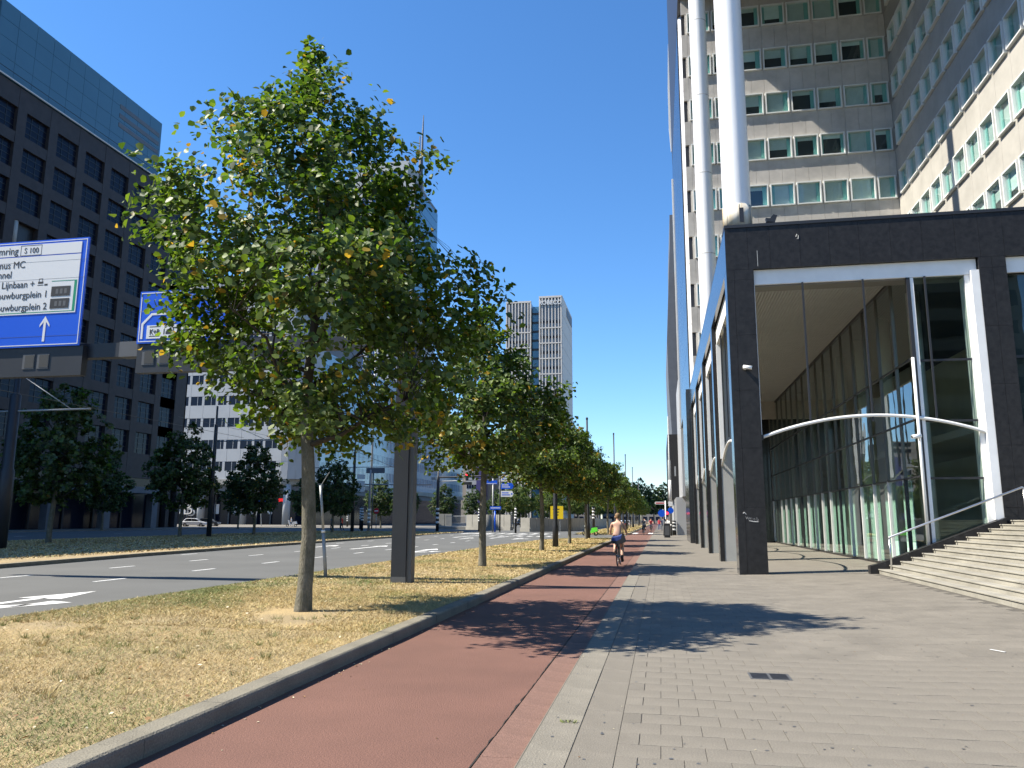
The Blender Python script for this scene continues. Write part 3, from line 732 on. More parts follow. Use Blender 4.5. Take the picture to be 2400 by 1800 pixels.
# ================================================================ dark stone office block across the road
K = .806
def kz(z): return 1.55+(z-1.55)*K
db = empty('stone_block', (-75, 100, 0), 'dark brown stone office block with deep square windows and a pale blue glass top', 'office building')
db.location = (0, 0, 0)
DX = -93*K; DP = 6.24*K; DF = 5.65*K; DW = 4.55*K; DH = 3.87*K
Yb = 93.65*K; ZT = kz(62.1)
YEND = 139.3*K
cols = list(range(-3, 7)); nrow = 9
MB().box(DX-22, DX-.75, -30, YEND-.3, .05, kz(65.2)).build('core', 'mullion_dark', db)
bar_me = None; pane_me = None
for j in cols+[7]:
    y = Yb+DP*j
    MB().box(DX-.8, DX, y-(DP-DW), y, kz(8.6), kz(65.3)).build('pier', 'brown_stone', db)
for j in cols:
    y = Yb+DP*j
    for r_ in range(-1, nrow):
        zt = ZT-DF*r_
        z1 = kz(65.3) if r_ == -1 else zt-DH
        z0 = ZT if r_ == -1 else zt-DF
        if r_ == nrow-1: z0 = kz(8.6)
        MB().box(DX-.78, DX-.03, y+.005, y+DW-.005, z0, z1-.01).build('spandrel', 'brown_stone', db)
        if r_ < 0: continue
        if j == 0 and r_ == 3:
            MB().tube([(DX-.5, y+.5, zt-DH), (DX-.5, y+.5, zt)], .42, 14).build('loggia_column', 'grey_render', db, True); continue
        if pane_me is None:
            po = MB().box(-.05, 0, .02, DW-.02, -DH, 0).build('window', 'dark_pane', db, loc=(DX-.45, y, zt)); pane_me = po.data
            b = MB()
            for q in (1, 2, 3): b.box(-.01, .05, .02, DW-.02, -DH*q/4-.035, -DH*q/4+.035)
            for q in (1, 2): b.box(-.01, .055, DW*q/3-.03, DW*q/3+.03, -DH, 0)
            bo = b.build('glazing_bars', 'mullion_dark', po); bar_me = bo.data
        else:
            po = link('window', pane_me, db, (DX-.45, y, zt), (random.uniform(-.006, .006), random.uniform(-.012, .012), random.uniform(-.012, .012))); link('glazing_bars', bar_me, po)
# last bay near the corner: two narrower stacked openings
y = YEND-7.6*K
MB().box(DX-.8, DX-.01, y+5.6*K, YEND, kz(8.6), kz(65.3)).build('corner_pier', 'brown_stone', db)
for r_ in range(nrow):
    zt = ZT-DF*r_; MB().box(DX-.5, DX-.45, y, y+5.4*K, zt-DH, zt).build('window', 'dark_pane', db)
    MB().box(DX-.78, DX-.03, y-.6, y+5.6*K, zt-DF, zt-DH).build('spandrel', 'brown_stone', db)
MB().box(DX-.78, DX-.03, y-.6, y+5.6*K, ZT, kz(65.3)).build('spandrel', 'brown_stone', db)
# north-facing return of the corner in the same stone
MB().box(DX-22, DX-.01, YEND-.28, YEND, .05, kz(65.2)).build('return_wall', 'brown_stone', db)
# glass top
gz = [65.45, 68.3, 71.2, 74.0, 76.8]
for q in range(4):
    for k in range(11):
        y0 = 70+(124.6*K-70)*k/11; y1 = 70+(124.6*K-70)*(k+1)/11
        MB().box(DX-.25, DX+.05, y0+.02, y1-.02, kz(gz[q])+.02, kz(gz[q+1])-.02).build('glass_panel', 'sky_panel', db)
MB().box(DX-20, DX-.26, -30, 124.5*K, kz(65.3), kz(76.7)).build('glass_top_core', 'mullion_dark', db)
for q in range(3): MB().box(DX+.051, DX+.10, 112.9*K, 124.0*K, kz(70.1+1.75*q), kz(70.9+1.75*q)).build('louvre', 'slate_trim', db)
MB().tube([(DX+.25, 60, kz(65.5)), (DX+.25, 124*K, kz(65.5))], .09, 6).build('cradle_rail', 'white_paint', db)
MB().tube([(DX+.5, 60, kz(66.4)), (DX+.5, 124*K, kz(66.4))], .04, 6).build('cradle_cable', 'mullion_dark', db)
# ground-floor arcade with canopy
MB().box(DX-.2, DX+3.2, 60, 127.3*K, kz(5.75), kz(6.85)).build('canopy', 'slate_trim', db)
for k in range(-1, 3):
    y = 102.75*K+12.35*K*k; MB().box(DX+1.2, DX+2.2, y, y+1.5*K, .05, kz(5.78)).build('arcade_pillar', 'slate_trim', db)
MB().box(DX-.7, DX-.3, 50, YEND-6, .05, kz(8.6)).build('shop_front', 'dark_pane', db)
for k in range(8): MB().box(DX-.29, DX-.1, 66+5.5*k, 66.3+5.5*k, .05, kz(5.7)).build('shop_mullion', 'brown_stone', db)
for k in range(3): MB().box(DX-.6, DX+.2, YEND-1-2.4*k, YEND-.2-2.4*k, .05, kz(8.6)).build('corner_leg', 'brown_stone', db)

# ================================================================ white panelled office block beyond
wb = empty('white_block', (-95, 168, 0), 'white panelled office block with a rounded corner on round columns', 'office building')
wb.location = (0, 0, 0)
WY = 168.0; FX = -80.0
sills = [12.5, 17.65, 22.9, 28.2, 33.4, 38.6, 43.8, 49, 54.2]
# plan outline: front, rounded corner, long side face
outline = [(-118, WY), (-86.5, WY)] + [(-86.5+6.5*math.sin(a), WY+6.5-6.5*math.cos(a)) for a in np.linspace(.25, math.pi/2, 6)] + [(FX, 200)]
def along(pts):
    segs = []
    for a, b in zip(pts, pts[1:]): segs.append((Vector(a), Vector(b)))
    return segs
def band(parent, a, b, z0, z1, name, m, out=0.0, t=.4, g=.03):
    d = (b-a).normalized(); nrm = Vector((d.y, -d.x))
    p = [a+nrm*out+d*g, b+nrm*out-d*g, b-nrm*t-d*g, a-nrm*t+d*g]
    return MB().prism([(q.x, q.y) for q in p], 'z', z0, z1).build(name, m, parent)
def facade(parent, a, b, zs_, hs, widths, gap, wm, pm, ztop, z0=10.5):
    L = (b-a).length; d = (b-a).normalized(); pos = [0.0]; i = 0
    cells = []
    x = gap
    while x+widths[i % len(widths)] < L-.1:
        w_ = widths[i % len(widths)]; cells.append((x, x+w_)); x += w_+gap; i += 1
    zprev = z0
    for z in zs_:
        if z > ztop-2: break
        npan = max(1, int(L/3.4))
        for q in range(npan): band(parent, a+d*(L*q/npan), a+d*(L*(q+1)/npan), zprev, z, 'cladding_panel', pm)
        e = 0.0
        for c0, c1 in cells:
            if c0-e > .02: band(parent, a+d*e, a+d*c0, z, z+hs, 'window_pier', pm, -.02, .36, 0)
            f = band(parent, a+d*c0, a+d*c1, z, z+hs, 'window', wm, -.2, .05, 0)
            m_ = a+d*((c0+c1)/2+.3); band(f, m_-d*.05, m_+d*.05, z, z+hs, 'mullion', 'white_clad', -.16, .02, 0)
            e = c1
        band(parent, a+d*e, b, z, z+hs, 'window_pier', pm, -.02, .36, 0)
        zprev = z+hs
    npan = max(1, int(L/3.4))
    for q in range(npan): band(parent, a+d*(L*q/npan), a+d*(L*(q+1)/npan), zprev, ztop, 'cladding_panel', pm)
sg = along(outline)
facade(wb, *sg[0], sills, 2.2, [3.0, 2.2, 3.0], .62, 'dark_pane', 'white_clad', 60)
for s_ in sg[1:-1]: facade(wb, *s_, sills, 2.2, [1.5], .25, 'pale_glass' if s_ is sg[3] else 'dark_pane', 'white_clad', 52)
facade(wb, Vector((FX, 174.6)), Vector((FX, 313)), [12.3, 17.0, 21.8, 26.6, 31.5, 36.4], 2.6, [2.6, 2.6, 4.4], .55, 'blue_glass', 'pale_glass', 42)
core = MB(); core.prism([(-118, WY+.5), (-86.6, WY+.5), (-81.9, WY+3.6), (FX-.5, WY+8), (FX-.5, 200), (-118, 200)], 'z', 7.7, 51.9)
core.box(-118, -88, WY+.5, 190, 51.9, 59.8); core.box(-110, FX-.5, 200, 312.5, 7.7, 41.8)
core.build('core', 'slate_trim', wb)
MB().box(-118, -80.2, WY+4.5, 200, 0, 7.7).build('shop_front', 'dark_pane', wb)
MB().box(-110, -80.3, 200, 312, 0, 7.7).build('shop_front', 'dark_pane', wb)
MB().prism([(-118, WY-.6), (-86, WY-.6), (-79.6, WY+6), (-79.6, 313), (-80.2, 313), (-80.4, WY+6.4), (-86.4, WY+.3), (-118, WY+.3)], 'z', 9.2, 10.5).build('balcony_slab', 'tunnel_concrete', wb)
MB().box(-118, -84, WY+1.5, WY+4, 7.2, 7.7).build('shop_canopy', 'slate_trim', wb)
for x in (-118.2, -106.9, -96.1, -85.2): MB().lathe([(.87, 0), (.87, 9.3)], (x, WY+1.2, 0), 20).build('round_column', 'white_clad', wb, True)
for k in range(12): MB().lathe([(.7, 0), (.7, 9.3)], (FX-1.2, 182+11*k, 0), 12).build('round_column', 'white_clad', wb, True)
for x0, x1, z0 in ((-99.9, -94.2, 5.5), (-88.7, -86.4, 5.4)): MB().box(x0, x1, WY+3.9, WY+4.3, z0, z0+.75).build('shop_sign', 'shop_red', wb)
for k in range(9): MB().box(-116+3.6*k, -115.7+3.6*k, WY+4.1, WY+4.4, 0, 7.1).build('shop_mullion', 'mid_steel', wb)
for k in range(6): MB().box(-114.5+4.6*k, -113.3+4.6*k, WY+4.2, WY+4.45, 2.5, 4.8).build('shop_poster', 'sign_white', wb)
rs = empty('round_sign', (-57.4, 150, 0), 'red round sign high on a mast in front of the towers', 'sign')
MB().lathe([(.25, 0), (.18, 39)], n=10).build('mast', 'grey_pole', rs, True)
MB().tube([(0, -.3, 41.5), (0, .3, 41.5)], 2.6, 28).build('disc', 'sign_red', rs, True)
text('lettering', 'S', 2.0, 'sign_white', rs, (-.6, -.34, 42.0)); text('lettering', 'do', 2.0, 'sign_white', rs, (-1.2, -.34, 40.2))
bb = empty('letter_sign', (-83.5, 128, .02), 'thin outlined double letter B sign standing by the forecourt', 'sign')
MB().lathe([(.06, 0), (.06, 2.2)], n=8).build('stem', 'dark_steel', bb)
text('letter', 'B', 3.6, 'sign_white', bb, (-1.0, 0, 2.1), extrude=.05, bold=-.06); text('letter', 'B', 3.6, 'sign_white', bb, (-.55, .15, 1.8), extrude=.05, bold=-.06)

# ================================================================ tall tower with blue windows
tw = empty('blue_tower', (-105, 255, 0), 'tall grey tower with strips of deep blue windows and a roof mast', 'tower')
tw.location = (0, 0, 0)
TY = 255.0
def px_x(a): return a*TY/260.0
def strip_block(x0, x1, y0, y1, z0, z1, ncol, side_right=True):
    MB().box(x0+.3, x1-.3, y0+.6, y1, z0, z1-.2).build('core', 'slate_trim', tw)
    w_ = (x1-x0)/ncol; fl_ = 3.72
    for c in range(ncol+1):
        xc = x0+w_*c; hw = .72 if 0 < c < ncol else 1.1
        MB().box(max(x0, xc-hw), min(x1, xc+hw), y0, y0+.7, z0, z1).build('stone_pier', 'tower_stone', tw)
    zz = z0; r_ = 0
    nfl = int((z1-z0-2)/fl_)
    wme = None
    for r_ in range(nfl):
        z = z1-3.0-fl_*(r_+1)
        if r_ % 5 == 4:
            MB().box(x0+.4, x1-.4, y0+.1, y0+.5, z+fl_-.9, z+fl_+.1).build('stone_band', 'tower_stone', tw)
        for c in range(ncol):
            if wme is None:
                o = MB().box(.72, w_-.72, 0, .05, 0, fl_-.1).build('window', 'tower_glass', tw, loc=(x0+w_*c, y0+.42, z)); wme = o.data
                fb = MB(); fb.box(w_/2-.55, w_/2-.43, -.12, .0, 0, fl_-.1); fb.box(w_/2+.43, w_/2+.55, -.12, .0, 0, fl_-.1)
                fb.box(.72, w_-.72, -.13, 0, 1.1, 1.22); fb.box(.72, w_-.72, -.13, 0, fl_-.22, fl_-.1)
                fo = fb.build('glazing_bars', 'white_clad', o); fme = fo.data
            else:
                o = link('window', wme, tw, (x0+w_*c, y0+.42, z)); link('glazing_bars', fme, o)
    MB().box(x0, x1, y0-.01, y0+.7, z1-3.0, z1).build('parapet', 'tower_stone', tw)
strip_block(-114.0, -84.8, TY, 285, 20, 124, 7)
strip_block(-126.5, -114.0, TY+2, 284, 20, 106, 3)
for q in range(26):     # blue side face
    MB().box(-84.79, -84.3, TY+1.5, 283, 20+3.9*q, 23.7+3.9*q).build('side_window', 'blue_glass', tw)
MB().box(-111, -88, TY+1, 280, 124, 128.5).build('crown', 'tower_stone', tw)
MB().box(-106, -88, TY+2, 276, 128.5, 132.2).build('crown', 'tower_stone', tw)
for k in range(6): MB().box(-105+2.8*k, -103.4+2.8*k, TY+.9, TY+1.02, 124.6, 128).build('crown_window', 'tower_glass', tw)
m_ = MB(); m_.tube([(-84.6, TY+6, 118), (-84.6, TY+6, 135), (-84.3, TY+6, 135.1), (-84.3, TY+6, 143), (-84.1, TY+6, 152)], [.9, .75, .5, .4, .14], 8)
m_.tube([(-85.3, TY+6, 130), (-85.3, TY+6, 143.5)], .22, 6); m_.build('mast', 'mid_steel', tw)

# ================================================================ slim cream tower with vertical fins
rt_ = empty('finned_tower', (-53, 330, 0), 'slim cream tower with vertical fins and white lettering along its top', 'tower')
rt_.location = (0, 0, 0)
RY = 330.0
def fin_block(x0, x1, y0, z1, nf, zt):
    MB().box(x0+.2, x1-.2, y0+1.0, y0+38, 0, z1-.5).build('glazed_core', 'fin_glass', rt_)
    for k in range(nf+1):
        x = x0+(x1-x0)*k/nf; hw = .24 if 0 < k < nf else .55
        MB().box(max(x0, x-hw), min(x1, x+hw), y0, y0+1.1, 0, z1).build('fin', 'cream_fin', rt_)
    z = z1-1.0
    MB().box(x0, x1, y0-.05, y0+1.1, z1-.8, z1).build('floor_band', 'cream_fin', rt_)
    z = z1-14.5
    while z > 4:
        MB().box(x0, x1, y0-.05, y0+1.1, z-.25, z+.25).build('floor_band', 'cream_fin', rt_)
        for k in range(nf):
            for q in (0, 1, 2):
                xa = x0+(x1-x0)*(k+.2)/nf; xb = x0+(x1-x0)*(k+.8)/nf
                MB().box(xa, xb, y0+.85, y0+.95, z+.5+1.75*q, z+1.7+1.75*q).build('window', 'dark_pane' if q == 1 else 'fin_glass', rt_)
        z -= 6.9
fin_block(-50.7, -40.6, RY, 99.3, 7, 0)
fin_block(-66.0, -54.6, RY+2, 98.0, 8, 0)
MB().box(-54.5, -50.8, RY+5, RY+30, 0, 96).build('glazed_core', 'blue_glass', rt_)
for k in range(22): MB().box(-54.4, -50.9, RY+4.8, RY+5, 6+4.1*k, 7.0+4.1*k).build('spandrel', 'mullion_dark', rt_)
MB().box(-40.62, -40.3, RY+.2, RY+39, 0, 99.3).build('side_wall', 'cream_fin', rt_)
for k in range(13): MB().box(-40.31, -40.26, RY+.2, RY+39, 7.2*k+4.0, 7.2*k+4.16).build('wall_joint', 'tower_stone', rt_)
MB().box(-40.3, -40.1, RY+16, RY+37, 93.6, 97.8).build('side_lettering', 'slate_trim', rt_)
text('lettering', 'ROBECO', 2.75, 'sign_white', rt_, (-45.65, RY-.25, 95.3), align='CENTER', extrude=.1, bold=.05, sx=.93)

# ================================================================ far buildings
fb_ = empty('brown_office', (-72, 335, 0), 'pale brown office building with white end wall far down the road', 'office building')
fb_.location = (0, 0, 0)
MB().box(-90, -74.5, 340, 360, 0, 33.5).build('wall', 'far_brown', fb_)
MB().box(-84.8, -79.9, 338, 342, 0, 27).build('white_wall', 'white_clad', fb_)
MB().box(-79.9, -75.5, 337, 341, 0, 27).build('purple_wall', 'far_purple', fb_)
for q in range(3):
    for k in range(4): MB().box(-84.5+1.15*k, -83.7+1.15*k, 337.9, 338, 10+5.0*q, 11.6+5*q).build('window', 'dark_pane', fb_)
for q in range(2): MB().box(-85.5, -75, 339.9, 340, 29.0+2.6*q, 30.4+2.6*q).build('window', 'dark_pane', fb_)
sb_ = empty('dark_slab_tower', (5, 120, 0), 'dark slanted glass tower beyond the office block', 'tower')
sb_.location = (0, 0, 0)
MB().prism([(2.65, 49.5), (2.55, 45), (1.66, 29), (1.7, 22), (2.1, 11), (12, 11), (12, 49.5)], 'y', 120, 150).build('body', 'slate_trim', sb_)
for k in range(8):
    MB().box(3.1, 8, 119.85, 119.99, 13+4.5*k, 16.6+4.5*k).build('window', 'blue_glass' if k > 5 else 'dark_pane', sb_)
bx_ = empty('black_box_building', (2, 95, 0), 'black overhanging box above a white wall at the end of the arcade', 'building')
bx_.location = (0, 0, 0)
MB().box(1.0, 9, 95, 118, 3.9, 11.7).build('upper_box', 'granite', bx_)
MB().box(1.62, 8.5, 84, 95, -.05, 3.9).build('white_wall', 'white_clad', bx_)
MB().box(1.5, 8, 95.2, 130, -.05, 3.89).build('white_wall', 'white_clad', bx_)
MB().box(2.2, 9, 79.7, 95, 3.9, 16.5).build('white_upper', 'white_clad', bx_)
for k in range(6): MB().box(1.58, 1.62, 84.4+1.8*k, 84.5+1.8*k, 0, 3.85).build('wall_rib', 'grey_render', bx_)

# end of the street: low dark blocks far away
for i, (x0, x1, y, h, m, lb) in enumerate([(-60, -34, 440, 15, 'far_brown', 'low brown block closing the far carriageway'), (-33, -12, 452, 20, 'slate_trim', 'dark grey block closing the street behind the tall trees'), (-11, 6, 445, 13, 'far_brown', 'low brown block at the far end of the bike path'), (-118, -62, 420, 26, 'tower_stone', 'grey block far behind the ribbed tunnel wall')]):
    e = empty('far_block', ((x0+x1)/2, y, -.1), lb, 'building', 'blocks at the far end of the street'); w2 = (x1-x0)/2
    MB().box(-w2, w2, 0, 14, 0, h).build('wall', m, e); MB().box(-w2-.3, w2+.3, -.3, 14.3, h, h+.6).build('roof_edge', 'slate_trim', e)
    for q in range(int(h/4)):
        for k in range(int((x1-x0)/3.5)): MB().box(-w2+1+3.5*k, -w2+3.2+3.5*k, -.12, -.01, 1.5+3.7*q, 3.4+3.7*q).build('window', 'dark_pane', e)
# block behind the camera, mirrored in the hall glass
mbk = empty('striped_block', (34, -70, 0), 'striped office block behind the camera, mirrored in the hall glass', 'office building')
MB().box(-14, 12, -12, 12, 0, 40).build('wall', 'far_brown', mbk)
for q in range(10):
    b_ = MB().box(-13.5, 11.5, 12.01, 12.1, 2.2+3.8*q, 4.2+3.8*q).build('window_band', 'dark_pane', mbk)
# ================================================================ trees
def leaf_mesh(name, cen, nrm, size, mi, mats):
    """cen (n,3), nrm (n,3): folded rounded leaves, 4 faces each"""
    n = len(cen); r = np.random.default_rng(len(cen))
    nrm = nrm/np.linalg.norm(nrm, axis=1, keepdims=True)
    t = r.normal(size=(n, 3)); t[:, 2] -= .6; t -= nrm*(t*nrm).sum(1, keepdims=True); t /= np.linalg.norm(t, axis=1, keepdims=True)
    s = np.cross(nrm, t); L = size[:, None]
    fold = (r.uniform(.05, .35, n))[:, None]; curl = (r.uniform(-.25, .1, n))[:, None]
    P = [cen-t*L*.5, cen-t*L*.18+s*L*.44+nrm*L*fold*.55, cen+t*L*.24+s*L*.36+nrm*L*(fold*.5+curl*.3), cen+t*L*.58+nrm*L*curl,
         cen+t*L*.24-s*L*.36+nrm*L*(fold*.5+curl*.3), cen-t*L*.18-s*L*.44+nrm*L*fold*.55]
    v = np.stack(P, 1).reshape(-1, 3)
    base = (np.arange(n)*6)[:, None]
    f1 = base+np.array([[0, 1, 2, 3]]); f2 = base+np.array([[0, 3, 4, 5]])
    faces = np.stack([f1, f2], 1).reshape(-1, 4)
    me = bpy.data.meshes.new(name); k = len(faces)
    me.vertices.add(len(v)); me.vertices.foreach_set('co', v.reshape(-1))
    me.loops.add(4*k); me.loops.foreach_set('vertex_index', faces.reshape(-1).astype(np.int32))
    me.polygons.add(k); me.polygons.foreach_set('loop_start', np.arange(0, 4*k, 4, dtype=np.int32)); me.polygons.foreach_set('loop_total', np.full(k, 4, dtype=np.int32))
    for q in mats: me.materials.append(MATS[q])
    me.polygons.foreach_set('material_index', np.repeat(mi, 2).astype(np.int32)); me.update(calc_edges=True)
    return me
def tree_meshes(seed, prof, nt, lp, ls, tr, lean=(0, 0), yellow=.05, dark=False, th=None, lump=.55, limbs=15, skirt=None, pinch=None):
    r = np.random.default_rng(seed); zs = np.array([p[0] for p in prof]); rs = np.array([p[1] for p in prof]); zmax = zs[-1]
    ph = r.uniform(0, 6.28, 8)
    cs = []
    while len(cs) < nt:
        z = r.uniform(zs[0], zmax); R_ = np.interp(z, zs, rs)
        if r.random() > (R_/rs.max())**1.6+.04: continue
        a = r.uniform(0, 2*np.pi); q = r.random()**.42
        Rm = R_*(1+.13*math.sin(3*a+ph[0]+z*1.1)+.10*math.sin(5*a+ph[1]-z*1.9)+.09*math.sin(2*z*2.3+ph[2]))
        if pinch and z > pinch[0]: Rm *= 1-pinch[1]*max(0, math.cos(a-pinch[2]))
        x, y = Rm*q*math.cos(a), Rm*q*math.sin(a)
        nz = math.sin(x*2.1+ph[3]+z)+math.sin(y*2.3+ph[4]-z*1.2)+math.sin(z*2.6+ph[5]+x*.7)
        if nz < -lump-.3*r.random()*2: continue
        if skirt and z < skirt[0]+skirt[3]*max(0, -(x*skirt[1]+y*skirt[2])-.35)+.25*math.sin(4*a+ph[2]): continue
        cs.append((x, y, z))
    cs = np.array(cs)
    # limbs
    tm = MB(); tz0 = zs[0]
    cx = lambda z: (lean[0]*max(0, z-2)/8, lean[1]*max(0, z-2)/8)
    tk = [(.0, -.12), (1.0, .05), (.96, .35), (.9, 1.2), (.82, 2.4), (.72, 3.4), (.55, 4.6), (.40, 5.8), (.24, zmax*.72), (.09, zmax*.93)]
    wob = lambda z: (math.sin(z*1.3+ph[6])*.025*min(z, 3), math.sin(z*1.1+ph[7])*.025*min(z, 3))
    pts = []; rad = []
    for f, z in tk[1:]:
        w_ = wob(z); c_ = cx(z); pts.append((w_[0]+c_[0], w_[1]+c_[1], z)); rad.append(tr*f*(1.12 if z < .2 else 1))
    pts.insert(0, (pts[0][0], pts[0][1], -.12)); rad.insert(0, rad[0]*1.15)
    tm.mat('bark'); tm.tube(pts[:6], rad[:6], 14); tm.mat('branch'); tm.tube(pts[5:], rad[5:], 9)
    def trunk_at(z): 
        w_ = wob(z); c_ = cx(z); return np.array([w_[0]+c_[0], w_[1]+c_[1], z])
    nodes = []
    for k in range(limbs):
        z0 = tz0+.1+(zmax*.72-tz0)*(k/limbs)**.95; a = k*2.4+r.uniform(-.4, .4); zt = min(zmax*.93, z0+r.uniform(.6, 1.5)+.12*k/2)
        Rt = np.interp(zt, zs, rs)*.8; p0 = trunk_at(z0); p3 = np.array([Rt*math.cos(a)+p0[0]*.5, Rt*math.sin(a)+p0[1]*.5, zt])
        d = p3-p0; p1 = p0+d*.35+np.array([0, 0, -.08]); p2 = p0+d*.7+np.array([r.uniform(-.15, .15), r.uniform(-.15, .15), .05])
        r0 = tr*.42*(1-.55*k/limbs); tm.tube([p0, p1, p2, p3], [r0, r0*.7, r0*.45, r0*.16], 6)
        for t in (.35, .55, .75, .95): nodes.append((p0+d*t, r0*(1-.8*t)))
    for z in np.linspace(tz0+.5, zmax*.9, 8): nodes.append((trunk_at(z), tr*.2))
    NP = np.array([n_[0] for n_ in nodes])
    for i in range(0, nt, 2):
        c = cs[i]; dd = NP-c; dd[:, 2] += .35; q = int(np.argmin((dd**2).sum(1))); p0 = NP[q]; rr = min(.028, nodes[q][1]*.6)
        mid = (p0+c)/2+np.array([0, 0, .06]); tm.tube([p0, mid, c], [rr, rr*.6, .004], 4, cap=False)
    # leaves
    cen = []; nr = []
    for c in cs:
        out = np.array([c[0], c[1], .15*(c[2]-4.5)]); out /= np.linalg.norm(out)+1e-6
        d = out+r.normal(size=3)*.55+np.array([0, 0, .15]); d /= np.linalg.norm(d)
        m = int(lp*r.uniform(.65, 1.35)); t = r.random(m)[:, None]; ln = r.uniform(.35, .75)
        p = c+d*(t-.35)*ln+np.array([0, 0, -.16])*t**2+np.clip(r.normal(size=(m, 3)), -1.7, 1.7)*np.array([.13, .13, .11])
        cen.append(p); nn = np.array([0, 0, .75])+out*.55+r.normal(size=(m, 3))*.62; nr.append(nn)
    cen = np.concatenate(cen); nr = np.concatenate(nr); n = len(cen)
    cl = cx(4); off = np.array([[cx(z)[0], cx(z)[1], 0] for z in cen[:, 2]]); cen = cen+off
    size = ls*r.uniform(.65, 1.25, n)
    rr = r.random(n); ylw = yellow*(1.6-(cen[:, 2]-zs[0])/(zmax-zs[0])*1.4)*(1+1.5*np.sin(cen[:, 0]*2+ph[0])*np.sin(cen[:, 2]*2.7+ph[1]))
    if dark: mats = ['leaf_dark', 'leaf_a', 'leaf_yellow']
    else: mats = ['leaf_a', 'leaf_b', 'leaf_yellow']
    mi = np.where(rr < ylw, 2, np.where(rr < .55, 0, 1))
    return tm, leaf_mesh('crown', cen, nr, size, mi, mats)
def put_tree(name, label, group, loc, tme, cme, rz=0, sc=1.0, first=None, cat='tree'):
    t = empty(name, loc, label, cat, group, rz)
    if isinstance(tme, MB): o = tme.build('trunk', None, t, True); tme = o.data
    else: o = link('trunk', tme, t)
    c = link('crown', cme, t)
    t.scale = sc if hasattr(sc, '__len__') else (sc, sc, sc)
    return t, o.data
PROF = [(2.55, 1.5), (2.9, 2.0), (3.5, 2.5), (4.3, 2.75), (5.2, 2.85), (6.1, 2.65), (7.0, 2.2), (7.9, 1.55), (8.8, .8), (9.55, .22)]
t1, c1 = tree_meshes(11, PROF, 760, 37, .106, .128, lean=(.0, -.32), yellow=.033, skirt=(2.85, .46, .40, 2.1), pinch=(7.8, .08, .4), lump=.34)
grp = 'street trees along the dry verge'
put_tree('street_tree', 'nearest and tallest lime tree on the dry verge, in front of the blue signs', grp, (-5.68, 12.04, .085), t1, c1, 0)
PROF2 = [(2.8, .8), (3.2, 1.6), (3.8, 2.3), (4.5, 2.5), (5.2, 2.3), (6.0, 1.8), (6.8, 1.2), (7.6, .55), (8.2, .15)]
t2, c2 = tree_meshes(23, PROF2, 400, 34, .135, .115, yellow=.035, skirt=(3.1, .46, .36, .4))
t3, c3 = tree_meshes(37, PROF2, 350, 32, .15, .115, yellow=.04, skirt=(3.0, -.3, .4, .3))
_, t2d = put_tree('street_tree', 'second tree on the dry verge counting from the camera, just past the steel post', grp, (-5.58, 24.5, .085), t2, c2, R(70), (1.05, 1.05, 1.02))
_, t3d = put_tree('street_tree', 'third tree on the dry verge counting from the camera', grp, (-5.6, 37.2, .085), t3, c3, 0, .98)
words = ['fourth', 'fifth', 'sixth', 'seventh', 'eighth', 'ninth', 'tenth', 'eleventh', 'twelfth', 'thirteenth', 'fourteenth', 'fifteenth', 'sixteenth', 'seventeenth', 'eighteenth']
fy = [48.3, 60.3, 87, 99, 111, 123, 135, 147, 160, 174, 188, 202, 218, 236, 256]
for i, y in enumerate(fy):
    put_tree('street_tree', '%s tree on the dry verge counting from the camera%s' % (words[i], ', just before the crossing' if i == 1 else ', beyond the crossing' if i > 1 else ''), grp,
             (-5.55-.1*(i % 3), y, .085), t2d if i % 2 else t3d, c2 if i % 2 else c3, R(50*i), .93+.06*(i % 3))
# dark trees on the median and before the white block
PROF3 = [(2.3, .9), (2.8, 1.9), (3.6, 2.5), (4.8, 2.7), (6.0, 2.4), (7.2, 1.8), (8.4, 1.0), (9.2, .3)]
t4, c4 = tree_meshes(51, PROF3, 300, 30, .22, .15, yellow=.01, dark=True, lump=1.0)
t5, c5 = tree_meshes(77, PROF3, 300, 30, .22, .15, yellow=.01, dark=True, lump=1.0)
mg = 'dark trees on the shaded median'
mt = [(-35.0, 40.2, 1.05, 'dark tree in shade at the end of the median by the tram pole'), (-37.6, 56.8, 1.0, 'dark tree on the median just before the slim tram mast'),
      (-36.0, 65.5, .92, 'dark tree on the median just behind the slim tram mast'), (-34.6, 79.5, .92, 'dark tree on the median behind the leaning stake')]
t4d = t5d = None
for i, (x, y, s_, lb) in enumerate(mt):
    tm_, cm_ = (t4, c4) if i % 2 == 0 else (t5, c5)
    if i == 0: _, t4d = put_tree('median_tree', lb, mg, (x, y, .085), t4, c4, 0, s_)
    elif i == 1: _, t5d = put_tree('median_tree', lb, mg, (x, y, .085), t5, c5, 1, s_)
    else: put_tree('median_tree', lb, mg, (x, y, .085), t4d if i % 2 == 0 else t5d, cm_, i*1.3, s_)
fg = 'trees in front of the white block'
ft = [(-62, 108, .95, 'between the dark block and the white block'), (-57, 120, .95, 'by the shop fronts of the white block'), (-50, 118, .9, 'right of the red shop sign'), (-47, 128, .95, 'behind the no entry sign'),
      (-42, 126, .85, 'behind the striped signal pole'), (-40, 142, .9, 'behind the steel gantry post'), (-36, 150, .85, 'left of the near traffic light pole'), (-33, 158, .85, 'behind the near traffic light pole'),
      (-30, 168, .85, 'below the red traffic light'), (-27, 182, .9, 'behind the stack of direction signs'), (-70, 62, 1.05, 'before the dark block arcade'), (-66, 84, 1.05, 'before the corner of the dark block')]
for i, (x, y, s_, lb) in enumerate(ft):
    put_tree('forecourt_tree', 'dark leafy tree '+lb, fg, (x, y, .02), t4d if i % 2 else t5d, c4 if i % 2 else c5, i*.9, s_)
rg = 'trees lining the far tunnel ramp'
